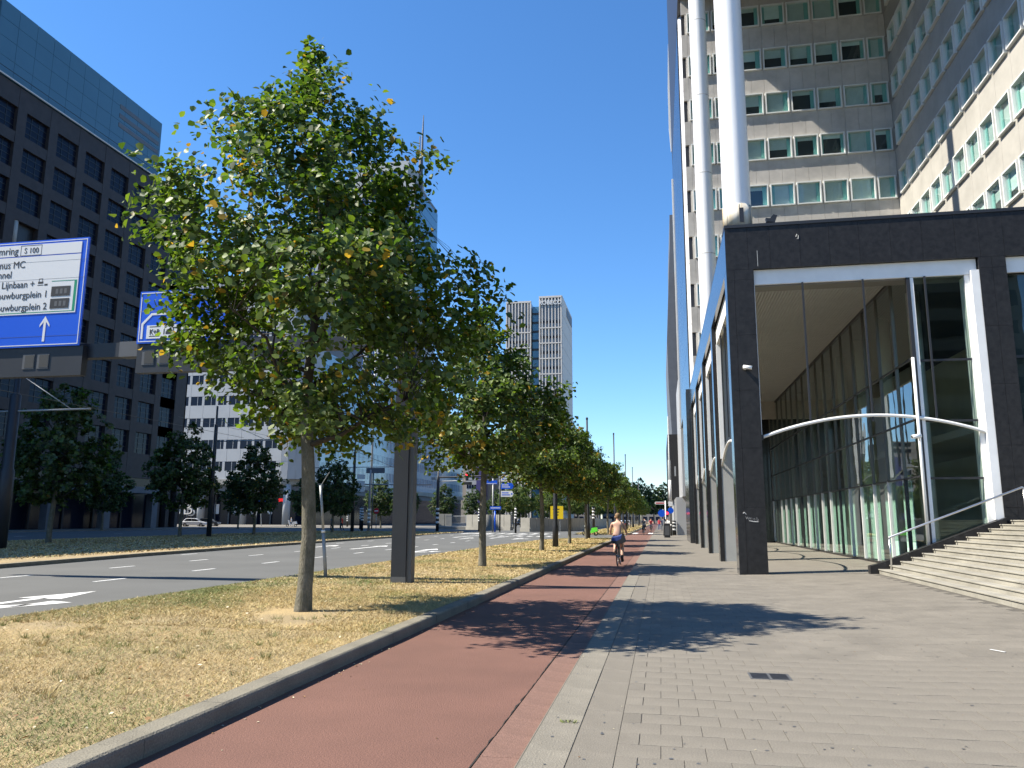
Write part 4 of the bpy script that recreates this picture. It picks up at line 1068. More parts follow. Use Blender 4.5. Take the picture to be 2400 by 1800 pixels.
for i in range(7):
    put_tree('ramp_tree', 'green tree standing %s in the row along the tunnel ramp beyond the crossing' % (['first']+['second', 'third']+words)[i], rg, (-24+.9*i-(i % 2)*1.5, 128+15*i, 0), t3d if i % 2 else t2d, c3 if i % 2 else c2, i*1.1, .98+.05*(i % 3))
ag = 'tall dark trees closing the street'
for i, (x, y, s_, lb) in enumerate([(-8, 300, 1.9, 'tall dark tree closing the street above the bike path'), (2.0, 310, 1.8, 'tall dark tree closing the street beside the black box'), (-16, 320, 1.7, 'tall dark tree closing the street over the far carriageway'), (-26, 330, 1.7, 'tall dark tree at the far end of the tunnel ramp'), (-3, 350, 1.9, 'tall dark tree right behind the far end of the red path'), (-36, 345, 1.8, 'tall dark tree far behind the red traffic light'), (-47, 350, 1.8, 'tall dark tree below the finned tower'), (-21, 360, 2.0, 'tallest dark tree over the end of the road')]):
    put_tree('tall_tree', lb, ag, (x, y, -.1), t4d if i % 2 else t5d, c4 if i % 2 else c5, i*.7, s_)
# ================================================================ sign gantry over the road
GY = 17.65
ga = empty('sign_gantry', (-5.95, GY, .085), 'dark steel gantry post and beam carrying the blue road signs', 'gantry')
MB().box(-.24, .115, -.02, .33, 0, 5.72).build('post', 'dark_steel', ga)
MB().box(.118, .235, .03, .29, 0, 5.72).build('post_flange', 'mid_steel', ga)
MB().box(-.245, .12, -.025, .335, 0, .14).build('base_plate', 'mid_steel', ga)
MB().box(-16.5, .42, .02, .30, 5.62, 6.0).build('beam', 'dark_steel', ga)
MB().box(-7.9, -7.3, .0, .32, 5.61, 6.015).build('beam_joint', 'mid_steel', ga)
def sbox(x0, x1, wins, nm='service_walk'):
    p = MB().box(x0-ga.location.x, x1-ga.location.x, -.16, .05, 5.13, 5.93).build(nm, 'dark_steel', ga)
    for a, b in wins:
        q = MB(); X0 = a-ga.location.x; X1_ = b-ga.location.x
        q.mat('mid_steel').box(X0, X1_, -.175, -.161, 5.33, 5.73); q.mat('room_dark').box(X0+.07, X1_-.015, -.18, -.176, 5.36, 5.70)
        q.build('lamp_window', None, p)
sbox(-20.5, -14.8, [(-16.58, -16.22), (-16.14, -15.78)]); sbox(-13.2, -9.2, [(-13.03, -12.68), (-12.58, -12.23)])
def rsign(nm, loc, x0, x1, z0, z1, label):
    s_ = empty(nm, (x0, loc, z0), label, 'road sign'); W, H = x1-x0, z1-z0
    MB().box(0, W, 0, .05, 0, H).build('panel', 'sign_blue', s_)
    e = MB(); t = .022; i = .04
    e.box(i, W-i, -.006, 0, i, i+t); e.box(i, W-i, -.006, 0, H-i-t, H-i); e.box(W-i-t, W-i, -.0062, 0, i, H-i); e.box(i, i+t, -.0062, 0, i, H-i)
    e.build('border', 'sign_white', s_); return s_, W, H
SY = GY-.22
s1, W, H = rsign('road_sign', SY, -20.6, -14.89, 6.0, 8.98, 'big blue and white overhead direction sign cut by the photo edge')
def T(par, body, x, z, sz, m='sign_black', al='RIGHT', x0=-20.6, z0=6.0, sx=.93):
    return text('lettering', body, sz, m, par, (x-x0, -.016, z-z0), align=al, extrude=.002, sx=sx)
MB().box(.35, W-.20, -.012, 0, 2.555, H-.11).build('white_panel', 'sign_white', s1)
MB().box(.35, W-.20, -.012, 0, .90, 2.525).build('white_panel', 'sign_white', s1)
T(s1, 'Centrumring', -17.05, 8.62, .29); T(s1, 'S 100', -16.64, 8.63, .22, al='CENTER')
fr_ = MB(); ox = -16.98+20.6; oz = 8.56-6.0
for a, b, c, d in ((ox, ox+.66, oz, oz+.014), (ox, ox+.66, oz+.28, oz+.294), (ox, ox+.014, oz, oz+.294), (ox+.646, ox+.66, oz, oz+.294)): fr_.box(a, b, -.0145, -.0125, c, d)
fr_.build('route_frame', 'sign_black', s1)
T(s1, 'Erasmus MC', -16.78, 8.22, .28); T(s1, 'Maastunnel', -17.17, 7.95, .28)
T(s1, 'Lijnbaan +', -16.42, 7.66, .27); T(s1, 'Schouwburgplein 1', -15.98, 7.36, .27); T(s1, 'Schouwburgplein 2', -15.97, 7.02, .27)
tr_ = MB(); cxx = -16.24+20.6; czz = 7.66-6
tr_.box(cxx-.09, cxx+.09, -.0145, -.0125, czz+.03, czz+.05); tr_.box(cxx-.08, cxx+.08, -.0145, -.0125, czz+.08, czz+.14); tr_.box(cxx-.06, cxx-.045, -.0145, -.0125, czz+.14, czz+.22)
tr_.box(cxx+.045, cxx+.06, -.0145, -.0125, czz+.14, czz+.22); tr_.box(cxx-.06, cxx+.06, -.0146, -.0126, czz+.21, czz+.225); tr_.box(cxx+.12, cxx+.22, -.0145, -.0125, czz+.02, czz+.07)
tr_.build('tram_symbol', 'sign_black', s1)
gx0, gx1, gz0, gz1 = .4, W-.235, .94, 1.80
g_ = MB(); g_.box(gx1-.075, gx1, -.0145, -.0125, gz0, gz1); g_.box(gx0, gx1-.076, -.0145, -.0125, gz0, gz0+.018); g_.box(4.7, gx1-.076, -.0145, -.0125, gz1-.018, gz1); g_.build('green_frame', 'sign_green', s1)
for z in (7.37, 7.03):
    q = MB(); q.mat('sign_black').box(-15.88+20.6, -15.31+20.6, -.02, -.0125, z-6, z+.27-6)
    for d in range(3): q.mat('mid_steel').box(-15.74+20.6+.13*d, -15.66+20.6+.13*d, -.0215, -.0205, z+.06-6, z+.2-6)
    q.build('display', None, s1)
a_ = MB(); xx = -15.98+20.6
a_.box(xx-.035, xx+.035, -.008, -.001, .14, .72); a_.prism([(xx-.15, .60), (xx-.15, .53), (xx, .72), (xx+.15, .53), (xx+.15, .60), (xx, .83)], 'y', -.0085, -.0011); a_.build('arrow', 'sign_white', s1)
for z in (.28, 1.86, 2.36): MB().box(0, W, -.0135 if z > .9 else -.004, -.0121 if z > .9 else 0, z, z+.006).build('panel_seam', 'mid_steel', s1)
s2, W2, H2 = rsign('road_sign', SY, -13.19, -10.62, 5.97, 7.36, 'smaller blue overhead direction sign half hidden by the nearest tree')
MB().box(.27, W2-.2, -.012, 0, .12, .47).build('white_panel', 'sign_white', s2)
text('lettering', 'Delftseplein', .27, 'sign_black', s2, (1.0, -.016, .22), extrude=.002, sx=.93)
text('lettering', 'K+R', .19, 'sign_black', s2, (.36, -.016, .23), extrude=.002, sx=.85, bold=.004)
q = MB(); q.box(.35, .65, -.0145, -.0125, .42, .44); q.box(.35, .65, -.0145, -.0125, .17, .19)
q.box(.76, .79, -.0145, -.0125, .22, .36); q.prism([(.82, .22), (.98, .22), (.98, .29), (.94, .30), (.92, .35), (.86, .35), (.84, .30), (.82, .29)], 'y', -.0145, -.0125); q.build('pictogram', 'sign_black', s2)
MB().prism([(.10, .12), (.16, .12), (.16, .50), (.40, .74), (W2*.6, .74), (W2*.6, .80), (.37, .80), (.10, .53)], 'y', -.008, -.001).build('route_line', 'sign_white', s2)
MB().box(.02, W2-.02, -.009, -.0085, .845, .853).build('panel_seam', 'grey_pole', s2)

# ================================================================ poles, lamps, stakes
lk = empty('leaning_stake', (-8.32, 18.85, .085), 'thin grey metal stake leaning left on the verge behind the nearest tree', 'stake')
MB().tube([(0, 0, -.05), (-.13, 0, 1.15)], .045, 10).build('lower_tube', 'grey_pole', lk, True)
MB().tube([(-.128, 0, 1.14), (-.26, 0, 2.3)], .034, 10).build('upper_tube', 'grey_pole', lk, True)
MB().tube([(-.125, 0, 1.11), (-.133, 0, 1.17)], .052, 10).build('collar', 'white_paint', lk, True)
MB().tube([(-.26, 0, 2.28), (-.05, .05, 2.65)], .008, 5).build('wire', 'grey_pole', lk)
def lamp(loc, h, label, g='lamp posts along the dry verge', striped=False):
    e = empty('lamp_post', loc, label, 'lamp post', g)
    MB().lathe([(.16, 0), (.16, 1.1), (.12, 1.25), (.115, h*.45), (.085, h*.46), (.075, h)], n=12).build('pole', 'dark_steel', e, True)
    MB().lathe([(.09, h), (.1, h+.12), (.03, h+.2)], n=10).build('cap', 'dark_steel', e, True)
    if striped:
        for k in range(3): MB().lathe([(.165, .7+.5*k), (.165, .95+.5*k)], n=12).build('white_band', 'white_paint', e, True)
    return e
lamp((-5.67, 42.7, .085), 8.5, 'dark lamp post between the third and fourth verge trees')
lamp((-5.72, 69.9-7, .085), 9.5, 'dark lamp post just before the crossing')
for i, y in enumerate((93, 124, 155, 196)): lamp((-5.3, y, .085), 11.5, '%s dark lamp post beyond the crossing on the verge' % ['first', 'second', 'third', 'fourth', 'fifth'][i])
def tram_mast(loc, h, label, arms, r0=.24):
    e = empty('tram_mast', loc, label, 'mast', 'tram wire masts')
    MB().lathe([(r0, 0), (r0, h*.42), (r0*.78, h*.44), (r0*.72, h*.85), (r0*.4, h*.86), (r0*.36, h)], n=12).build('pole', 'dark_steel', e, True)
    for z, x0, x1 in arms:
        MB().tube([(x0, 0, z), (x1, 0, z+.05)], .045, 6).build('arm', 'grey_pole', e, True)
        MB().tube([(0, 0, min(h, z+1.9)), (x1*.75, 0, z+.06)], .025, 5).build('stay', 'grey_pole', e, True)
        MB().tube([(x1, -14, z+.1), (x1, 14, z+.1)], .012, 4).build('wire', 'mid_steel', e)
    return e
tram_mast((-30.7, 32.2, .085), 8.6, 'thick grey tram mast at the photo edge before the dark trees', [(6.5, -4, 4.2)], .33)
tram_mast((-35.5, 57.5, .085), 10.5, 'slim dark tram mast between the two middle median trees', [(7.6, 0, 6.0)], .2)
tram_mast((-34.2, 84.0, .085), 10.5, 'slim dark tram mast beyond the last median tree', [(7.2, -6, 6)], .2)
def stripes(e, r, z0, n, dz=.24, wh=.24):
    for k in range(n): MB().lathe([(r, z0+k*(dz+wh)), (r, z0+k*(dz+wh)+wh)], n=12).build('white_band', 'white_paint', e, True)
def bollard(loc, h, label, n=4, r=.11):
    e = empty('striped_bollard', loc, label, 'bollard', 'black and white striped poles')
    MB().lathe([(r, 0), (r, h-.03), (r*.7, h)], n=12).build('pole', 'sign_black', e, True); stripes(e, r+.006, h-n*.34, n, .17, .17); return e
bollard((-36.6, 93, .02), 3.0, 'striped pole beside the orange shirt walker', 5, .17); bollard((-43.5, 110, .02), 3.2, 'striped pole before the white block shops', 5, .2)
bollard((-66, 138, .02), 3.6, 'striped pole beside the parked motor scooter', 6, .25); bollard((-58, 140, .02), 2.4, 'short striped bollard below the red shop sign', 4, .14)
bollard((-16.6, 90, -.02), 3.0, 'striped pole before the tunnel wall below the yellow sign', 4, .12); bollard((-7.4, 88, .02), 3.0, 'striped pole behind the fifth verge tree', 4, .15)
bollard((-22.6, 97, -.02), 3.0, 'thin striped pole before the concrete tunnel wall', 5, .1)
# traffic lights
def signal_head(par, x, y, z, lit=True):
    h = MB().box(x-.2, x+.2, y-.14, y+.1, z-.55, z+.45).build('signal_head', 'sign_black', par); bevel(h, .1, 3)
    MB().tube([(x, y-.15, z+.2), (x, y-.165, z+.2)], .14, 14).build('red_lens', 'lamp_red' if lit else 'sign_black', h, True)
    for dz in (-.08, -.34): MB().tube([(x, y-.15, z+dz), (x, y-.16, z+dz)], .12, 12).build('dark_lens', 'mullion_dark', h, True)
tl = empty('traffic_light', (-28.2, 97.6, -.02), 'dark traffic light pole with a long arm and red signals over the road', 'traffic light')
MB().lathe([(.2, 0), (.2, 6.9), (.1, 7.0), (.09, 9.0)], n=12).build('pole', 'dark_steel', tl, True); stripes(tl, .207, 1.0, 4, .28, .28)
MB().tube([(0, 0, 6.85), (12.4, 0, 7.2)], [.11, .07], 8).build('arm', 'dark_steel', tl, True)
MB().tube([(0, 0, 6.35), (8, 0, 6.6)], .05, 6).build('brace', 'grey_pole', tl, True)
MB().box(-.9, -.3, -.1, .1, 6.5, 6.9).build('camera_box', 'grey_pole', tl)
signal_head(tl, 3.85, -.1, 7.0); signal_head(tl, 10.85, -.1, 7.25); signal_head(tl, 6.9, -.1, 6.9, False)
MB().box(3.35, 4.5, -.15, 0, 5.9, 6.25).build('plate', 'sign_black', tl)
ts = empty('traffic_light', (-35.7, 93, .0), 'grey signal pole with a wide arm and three blank boards', 'traffic light')
MB().lathe([(.17, 0), (.15, 5.6), (.1, 7.6)], n=10).build('pole', 'grey_pole', ts, True); stripes(ts, .19, 1.0, 4, .25, .25)
MB().tube([(-3.4, 0, 5.8), (8, 0, 5.7)], .08, 8).build('arm', 'grey_pole', ts, True)
for k in range(3): MB().prism([(-1.65, 4.86+.78*k), (-.75, 4.86+.78*k), (-.68, 5.0+.78*k), (-.68, 5.42+.78*k), (-1.72, 5.5+.78*k), (-1.72, 5.0+.78*k)], 'y', -.1, .0).build('board', 'sign_white', ts)
# direction signs, street plates
dsn = empty('direction_sign', (-19.9, 97, -.02), 'stack of three blue and white arrow signs on a thin pole', 'sign')
MB().lathe([(.09, 0), (.09, 7.0)], n=8).build('pole', 'dark_steel', dsn, True)
for k, m in enumerate(('sign_white', 'sign_blue', 'sign_white')):
    z = 4.35+.98*k; p = MB().prism([(.12, z), (1.55, z), (1.75, z+.37), (1.55, z+.74), (.12, z+.74)], 'y', -.09, -.03).build('arrow_plate', m, dsn)
    MB().box(.25, 1.3, -.1, -.091, z+.2, z+.3).build('line', 'sign_blue' if m == 'sign_white' else 'sign_white', p); MB().box(.25, 1.1, -.1, -.091, z+.45, z+.55).build('line', 'sign_blue' if m == 'sign_white' else 'sign_white', p)
    MB().prism([(1.42, z+.25), (1.68, z+.37), (1.42, z+.5)], 'y', -.1, -.091).build('tip', 'sign_blue', p)
bs = empty('street_sign', (-20.6, 96, -.02), 'pole with blue plates left of the stacked arrow signs', 'sign')
MB().lathe([(.1, 0), (.1, 6.6)], n=8).build('pole', 'grey_pole', bs, True)
MB().box(-1.2, .55, -.1, -.03, 5.9, 6.35).build('plate', 'sign_blue', bs); MB().box(-.35, 1.05, -.1, -.03, 2.75, 3.15).build('plate', 'sign_blue', bs)
MB().box(-1.1, .45, -.105, -.101, 5.96, 6.02).build('line', 'sign_white', bs); MB().box(-.25, .95, -.105, -.101, 2.9, 3.0).build('line', 'sign_white', bs)
MB().lathe([(.11, 0), (.11, 2.6)], (.28, 0, 0), 8).build('lower_pole', 'sign_blue', bs, True)
ys_ = empty('yellow_sign', (-10.0, 76.5, -.02), 'yellow temporary road works board on two thin legs', 'sign')
MB().box(-.64, .62, -.04, 0, 1.62, 2.86).build('board', 'sign_yellow', ys_)
for x in (-.3, .3): MB().lathe([(.03, 0), (.03, 1.65)], (x, .03, 0), 6).build('leg', 'grey_pole', ys_)
for k in range(3): MB().box(-.4+.1*k, .25-.05*k, -.045, -.041, 2.5-.27*k, 2.6-.27*k).build('line', 'sign_black', ys_)
ne = empty('no_entry_sign', (-45.2, 121, .02), 'round red no entry sign on a thin pole', 'sign')
MB().lathe([(.06, 0), (.06, 2.9)], n=8).build('pole', 'grey_pole', ne, True)
MB().tube([(0, -.1, 2.75), (0, -.06, 2.75)], .47, 22).build('disc', 'sign_red', ne, True); MB().box(-.32, .32, -.12, -.101, 2.66, 2.84).build('bar', 'sign_white', ne)
bw = empty('blue_panel_sign', (-43.5, 110.5, .02), 'wide plain blue panel sign high above the far crossing', 'sign')
MB().lathe([(.1, 0), (.1, 8.9)], (1.5, .1, 0), 8).build('pole', 'mid_steel', bw, True); MB().box(.4, 3.3, -.05, .02, 8.2, 9.0).build('panel', 'slate_trim', bw)
bl = empty('blue_plate_sign', (-76, 138, .02), 'small blue plate on leaning poles in front of a round column', 'sign')
MB().tube([(0, 0, 0), (1.0, 0, 5.0)], .07, 6).build('leg', 'grey_pole', bl); MB().tube([(1.6, 0, 0), (1.1, 0, 5.0)], .07, 6).build('leg', 'grey_pole', bl); MB().box(-.4, 2.2, -.1, 0, 4.6, 5.25).build('plate', 'sign_blue', bl)
# building-side crossing furniture
ct = empty('litter_bin', (.5, 72, 0), 'black litter bin covered in stickers at the far crossing', 'bin')
MB().box(-.26, .26, -.22, .22, 0, 1.25, .05).build('body', 'sign_black', ct); MB().box(-.2, .2, -.235, -.222, .2, 1.05).build('sticker_panel', 'mid_steel', ct)
bollard((1.25, 84, 0), 1.5, 'stout striped bollard beside the litter bin', 3, .28); bollard((.95, 80, 0), 1.3, 'thin dark post between litter bin and stout bollard', 1, .06)
fs = empty('finger_post', (.45, 78, 0), 'white finger post with a red cycle direction arm', 'sign')
MB().lathe([(.06, 0), (.06, 3.4)], n=8).build('pole', 'white_paint', fs, True); MB().prism([(-.05, 3.05), (-.95, 3.05), (-1.05, 3.17), (-.95, 3.3), (-.05, 3.3)], 'y', -.03, .03).build('arm', 'sign_white', fs)
MB().box(-.9, -.1, -.035, -.031, 3.12, 3.22).build('line', 'sign_red', fs)
for k in range(3): MB().lathe([(.066, .4+.5*k), (.066, .62+.5*k)], n=8).build('red_band', 'sign_black', fs)
rb_ = empty('round_blue_sign', (.22, 79, 0), 'round blue cycle path sign with a red signal beside it', 'sign')
MB().lathe([(.05, 0), (.05, 2.6)], n=8).build('pole', 'grey_pole', rb_, True); MB().tube([(-.15, -.09, 2.2), (-.15, -.06, 2.2)], .36, 20).build('disc', 'sign_blue', rb_, True)
MB().box(.22, .5, -.1, .06, 1.85, 2.4).build('signal_box', 'sign_black', rb_); MB().tube([(.36, -.11, 2.2), (.36, -.125, 2.2)], .13, 12).build('red_lens', 'lamp_red', rb_, True)
cp = empty('camera_mast', (.98, 82, 0), 'tall grey mast with white plate and small camera by the black box', 'mast')
MB().lathe([(.14, 0), (.14, 7.6), (.07, 7.7), (.06, 12.2)], n=10).build('pole', 'grey_pole', cp, True); MB().box(-.22, .22, -.17, -.142, 2.95, 3.4).build('plate', 'sign_white', cp)
MB().tube([(0, -.16, 2.5), (0, -.145, 2.5)], .3, 16).build('blue_disc', 'sign_blue', cp, True); MB().lathe([(.15, 3.5), (.15, 5.6)], n=10).build('white_sleeve', 'white_paint', cp, True); MB().box(.5, .65, -.1, .1, 6.0, 7.0).build('camera', 'grey_pole', cp)
# concrete tunnel ramp walls with ribbed faces
def ramp_wall(pts, h, label):
    e = empty('tunnel_wall', (0, 0, 0), label, 'wall', 'concrete walls of the tunnel ramp')
    for (x0, y0), (x1, y1) in zip(pts, pts[1:]):
        a, b = Vector((x0, y0)), Vector((x1, y1)); band(e, a, b, -.1, .45, 'base', 'tunnel_concrete', .1, .5, 0)
        n_ = max(1, int((b-a).length/1.2)); d = (b-a)/n_
        for k in range(n_): band(e, a+d*k, a+d*(k+1), .45, h, 'rib_panel', 'tunnel_concrete', 0, .3, .04)
ramp_wall([(-37, 128), (-34.5, 128)], 2.4, 'short ribbed concrete wall left of the steel gantry post')
ramp_wall([(-29, 116), (-21.2, 111)], 2.2, 'ribbed concrete tunnel wall below the stacked arrow signs')
ramp_wall([(-18.0, 101), (-16.6, 100.2), (-12.0, 108), (-11.6, 190)], 1.75, 'long ribbed concrete tunnel wall beyond the yellow sign')
rl = empty('ramp_railing', (0, 0, 0), 'thin steel railing between the concrete ramp walls', 'railing')
for k in range(22): MB().box(-33.8+.25*k, -33.76+.25*k, 122-.23*k, 122.04-.23*k, .4, 2.0).build('baluster', 'grey_pole', rl)
MB().tube([(-33.8, 122, 2.0), (-28.4, 117.0, 2.0)], .04, 6).build('rail', 'grey_pole', rl); MB().box(-34, -28.3, 117, 122.4, -.05, .4).build('footing', 'tunnel_concrete', rl)

# ================================================================ bicycles, people, vehicles
def skin_mesh(name, verts, edges, radii, mats, root=0, sub=2, split=None):
    me = bpy.data.meshes.new(name); me.from_pydata([Vector(v) for v in verts], edges, [])
    o = bpy.data.objects.new(name, me); COL.objects.link(o)
    sk = o.modifiers.new('skin', 'SKIN'); sk.use_smooth_shade = True
    for i, r_ in enumerate(radii):
        d = me.skin_vertices[0].data[i]; d.radius = (r_, r_) if not hasattr(r_, '__len__') else r_; d.use_root = (i == root)
    ss = o.modifiers.new('sub', 'SUBSURF'); ss.levels = sub; ss.render_levels = sub
    dg = bpy.context.evaluated_depsgraph_get(); m2 = bpy.data.meshes.new_from_object(o.evaluated_get(dg)); bpy.data.objects.remove(o)
    m2.materials.clear()
    for q in mats: m2.materials.append(MATS[q])
    m2.name = name
    for p in m2.polygons:
        p.use_smooth = True; p.material_index = split(p.center) if split else 0
    return m2
def bicycle(loc, rz, label, group=None, frame='dark_steel'):
    b = empty('bicycle', loc, label, 'bicycle', group, rz)      # heads along +Y, rear hub at y=-.52, front at y=.53
    for y in (-.52, .53):
        w_ = MB().tube([(0, y+.335*math.cos(a), .345+.335*math.sin(a)) for a in np.linspace(0, 2*math.pi, 32, endpoint=False)], .019, 8, closed=True).build('wheel', 'rubber', b, True)
        MB().tube([(0, y+.31*math.cos(a), .345+.31*math.sin(a)) for a in np.linspace(0, 2*math.pi, 32, endpoint=False)], .009, 6, closed=True).build('rim', 'chrome', w_, True)
        sp = MB()
        for k in range(14):
            a = 2*math.pi*k/14; sp.tube([(.012*(-1)**k, y, .345), (0, y+.31*math.cos(a), .345+.31*math.sin(a))], .0016, 3, cap=False)
        sp.tube([(-.05, y, .345), (.05, y, .345)], .02, 8); sp.build('spokes', 'chrome', w_)
        MB().tube([(0, y+.37*math.cos(a), .345+.37*math.sin(a)) for a in np.linspace(.3, 2.9, 12)], .022, 6).build('mudguard', 'sign_black', b, True)
    f = MB(); f.tube([(0, -.12, .28), (0, -.25, .92)], .016, 8); f.tube([(0, -.12, .28), (0, .42, .82)], .018, 8); f.tube([(0, -.22, .78), (0, .40, .92)], .016, 8)
    f.tube([(0, .43, .78), (0, .38, 1.02)], .019, 8)
    for s_ in (-1, 1):
        f.tube([(.05*s_, -.52, .345), (.02*s_, -.12, .28)], .011, 6); f.tube([(.05*s_, -.52, .345), (.015*s_, -.24, .85)], .009, 6); f.tube([(.045*s_, .53, .345), (.04*s_, .44, .78)], .012, 6)
    f.build('frame', frame, b, True)
    MB().tube([(-.30, .16, 1.08), (-.26, .30, 1.10), (-.1, .38, 1.06), (.1, .38, 1.06), (.26, .30, 1.10), (.30, .16, 1.08)], .013, 8).build('handlebar', 'chrome', b, True)
    MB().prism([(-.11, -.42), (.11, -.42), (.07, -.26), (.025, -.12), (-.025, -.12), (-.07, -.26)], 'z', .93, .99).build('saddle', 'sign_black', b)
    MB().box(-.07, .07, -.86, -.34, .74, .755).build('carrier', 'sign_black', b)
    MB().box(-.03, .03, -.915, -.895, .60, .66).build('rear_light', 'sign_red', b)
    c = MB(); c.tube([(-.07, -.12, .28), (.07, -.12, .28)], .04, 12); c.tube([(.075, -.12, .28), (.085, -.06, .13)], .012, 6); c.tube([(-.075, -.12, .28), (-.085, -.18, .43)], .012, 6); c.build('crank', 'chrome', b)
    MB().box(.085, .17, -.11, -.01, .12, .14).build('pedal', 'sign_black', b); MB().box(-.17, -.085, -.23, -.13, .42, .44).build('pedal', 'sign_black', b)
    return b
BX, BY = -1.52, 28.05
bicycle((BX, BY+.45, -.04), R(-2), 'dark bicycle ridden by the bare-backed cyclist')
pc = empty('person', (BX, BY+.45, -.04), 'shirtless cyclist seen from behind with a blue shoulder bag', 'person', None, R(-2))
V = [(0, -.27, 1.00),      # 0 pelvis
     (0, -.25, 1.15), (0, -.20, 1.32), (0, -.155, 1.45), (0, -.13, 1.53), (0, -.115, 1.585), (0, -.10, 1.665), (0, -.095, 1.74),
     (-.20, -.15, 1.45), (-.265, -.04, 1.23), (-.285, .12, 1.10),  # left arm  8-10
     (.20, -.15, 1.45), (.265, -.04, 1.23), (.285, .12, 1.10),     # right arm 11-13
     (-.10, -.22, .95), (-.125, .16, .82), (-.13, -.10, .47), (-.13, -.02, .45), # left leg 14-17 (pedal up)
     (.10, -.22, .95), (.125, .10, .62), (.13, -.10, .19), (.135, .04, .155)]    # right leg 18-21 (pedal down)
E_ = [(0,1),(1,2),(2,3),(3,4),(4,5),(5,6),(6,7),(3,8),(8,9),(9,10),(3,11),(11,12),(12,13),(0,14),(14,15),(15,16),(16,17),(0,18),(18,19),(19,20),(20,21)]
RD = [(.165,.125),(.145,.105),(.175,.11),(.17,.095),(.065,.06),(.062,.062),(.078,.092),(.07,.085),.062,.046,.034,.062,.046,.034,.095,.068,.045,.036,.095,.068,.045,.036]
def sp_(c): return 1 if (.80 < c.z < 1.04 and c.y < .03) else 0
body = skin_mesh('body', V, E_, RD, ['skin', 'navy_cloth'], 0, 2, sp_)
link('body', body, pc)
hr_ = MB(); hr_.lathe([(.072, 1.63), (.090, 1.68), (.094, 1.74), (.085, 1.79), (.05, 1.825), (.0, 1.835)], (0, -.105, 0), 16); hr_.build('hair', 'hair', pc, True)
for s_ in (-1, 1): MB().lathe([(.004, -.035), (.012, -.02), (.014, .01), (.006, .035)], (s_*.098, -.085, 1.69), 8).build('ear', 'skin', pc, True)
for s_ in (-1, 1):
    hd = MB()
    hd.tube([(s_*.28, .10, 1.11), (s_*.288, .15, 1.10), (s_*.29, .19, 1.095)], [.03, .042, .036], 8)
    for k in range(4): hd.tube([(s_*(.262+.017*k), .185, 1.11), (s_*(.262+.017*k), .215, 1.09), (s_*(.262+.017*k), .20, 1.055)], [.011, .010, .008], 5)
    hd.tube([(s_*.255, .13, 1.10), (s_*.235, .165, 1.075)], [.012, .009], 5); hd.build('hand', 'skin', pc, True)
fl_ = MB(); fl_.tube([(-.13, -.06, .475), (-.13, .03, .46), (-.13, .13, .455)], [.045, .046, .028], 8); fl_.build('shoe', 'skin', pc, True)
fr2 = MB(); fr2.tube([(.135, -.13, .21), (.135, -.04, .18), (.135, .06, .165), (.135, .12, .16)], [.05, .055, .05, .03], 8); fr2.tube([(.13, -.105, .2), (.13, -.105, .36)], [.052, .047], 8); fr2.build('shoe', 'sign_black', pc, True)
bg_ = empty('shoulder_bag', (BX+.02, BY+.45, -.04), 'blue and black shoulder bag hanging at the cyclist back', 'bag', None, R(-2))
bgm = MB(); ring = []
bgm.mat('bag_blue'); outl = [(-.24, .84), (-.20, 1.0), (-.08, 1.02), (.06, 1.05), (.17, 1.12), (.25, .90), (.23, .82), (.04, .77), (-.16, .79)]
bgm.prism(outl, 'y', -.52, -.36); bo = bgm.build('bag_body', None, bg_); bevel(bo, .05, 3)
MB().prism([(-.26, .79), (-.225, .87), (-.04, .85), (.11, .93), (.16, 1.13), (.20, 1.12), (.28, .88), (.24, .80), (.04, .75), (-.16, .76)], 'y', -.535, -.36).build('bag_base', 'bag_black', bg_)
MB().tube([(.18, -.44, 1.11), (.17, -.31, 1.33), (.12, -.262, 1.47), (.10, -.16, 1.525), (.02, -.02, 1.46), (-.1, .0, 1.3)], .02, 6).build('strap', 'bag_black', bg_, True)
# walkers and distant riders
def walker(loc, rz, label, top, legs, group, h=1.75, hair='hair'):
    e = empty('person', loc, label, 'person', group, rz); k = h/1.75
    v = [(0,0,.93),(0,0,1.12),(0,.0,1.36),(0,.01,1.47),(0,.02,1.54),(0,.03,1.64),(0,.03,1.70),(-.18,0,1.4),(-.23,.03,1.14),(-.22,.12,.92),(.18,0,1.4),(.23,-.03,1.14),(.22,.04,.92),
         (-.09,0,.88),(-.1,.13,.5),(-.1,.05,.08),(-.1,.2,.04),(.09,0,.88),(.1,-.05,.5),(.1,-.22,.1),(.1,-.08,.04)]
    ed = [(0,1),(1,2),(2,3),(3,4),(4,5),(5,6),(2,7),(7,8),(8,9),(2,10),(10,11),(11,12),(0,13),(13,14),(14,15),(15,16),(0,17),(17,18),(18,19),(19,20)]
    rd = [(.15,.11),(.14,.1),(.16,.1),(.065,.06),(.06,.06),(.08,.095),(.06,.07),.06,.045,.035,.06,.045,.035,.09,.06,.045,.04,.09,.06,.045,.04]
    def sp(c):
        if c.z > 1.5 : return 3 if c.z > 1.68 or (c.y < -.02 and c.z > 1.58) else 0
        if c.z > .92 and not (abs(c.x) > .19 and c.z < 1.18): return 1
        if c.z > .92: return 0
        return 2 if c.z > .1 and abs(c.x) < .19 else 0
    me = skin_mesh('body', [(a*k, b*k, c*k) for a, b, c in v], ed, [tuple(q*k for q in r_) if hasattr(r_, '__len__') else r_*k for r_ in rd], ['skin', top, legs, hair], 0, 1, sp)
    link('body', me, e); return e
walker((-36.9, 87.5, .085), R(100), 'walker in an orange shirt on the far end of the median', 'cloth_orange', 'navy_cloth', None)
walker((-38.2, 87.6, .085), R(80), 'walker in dark clothes beside the orange shirt walker', 'cloth_grey', 'navy_cloth', None)
pg = 'people by the far crossing'
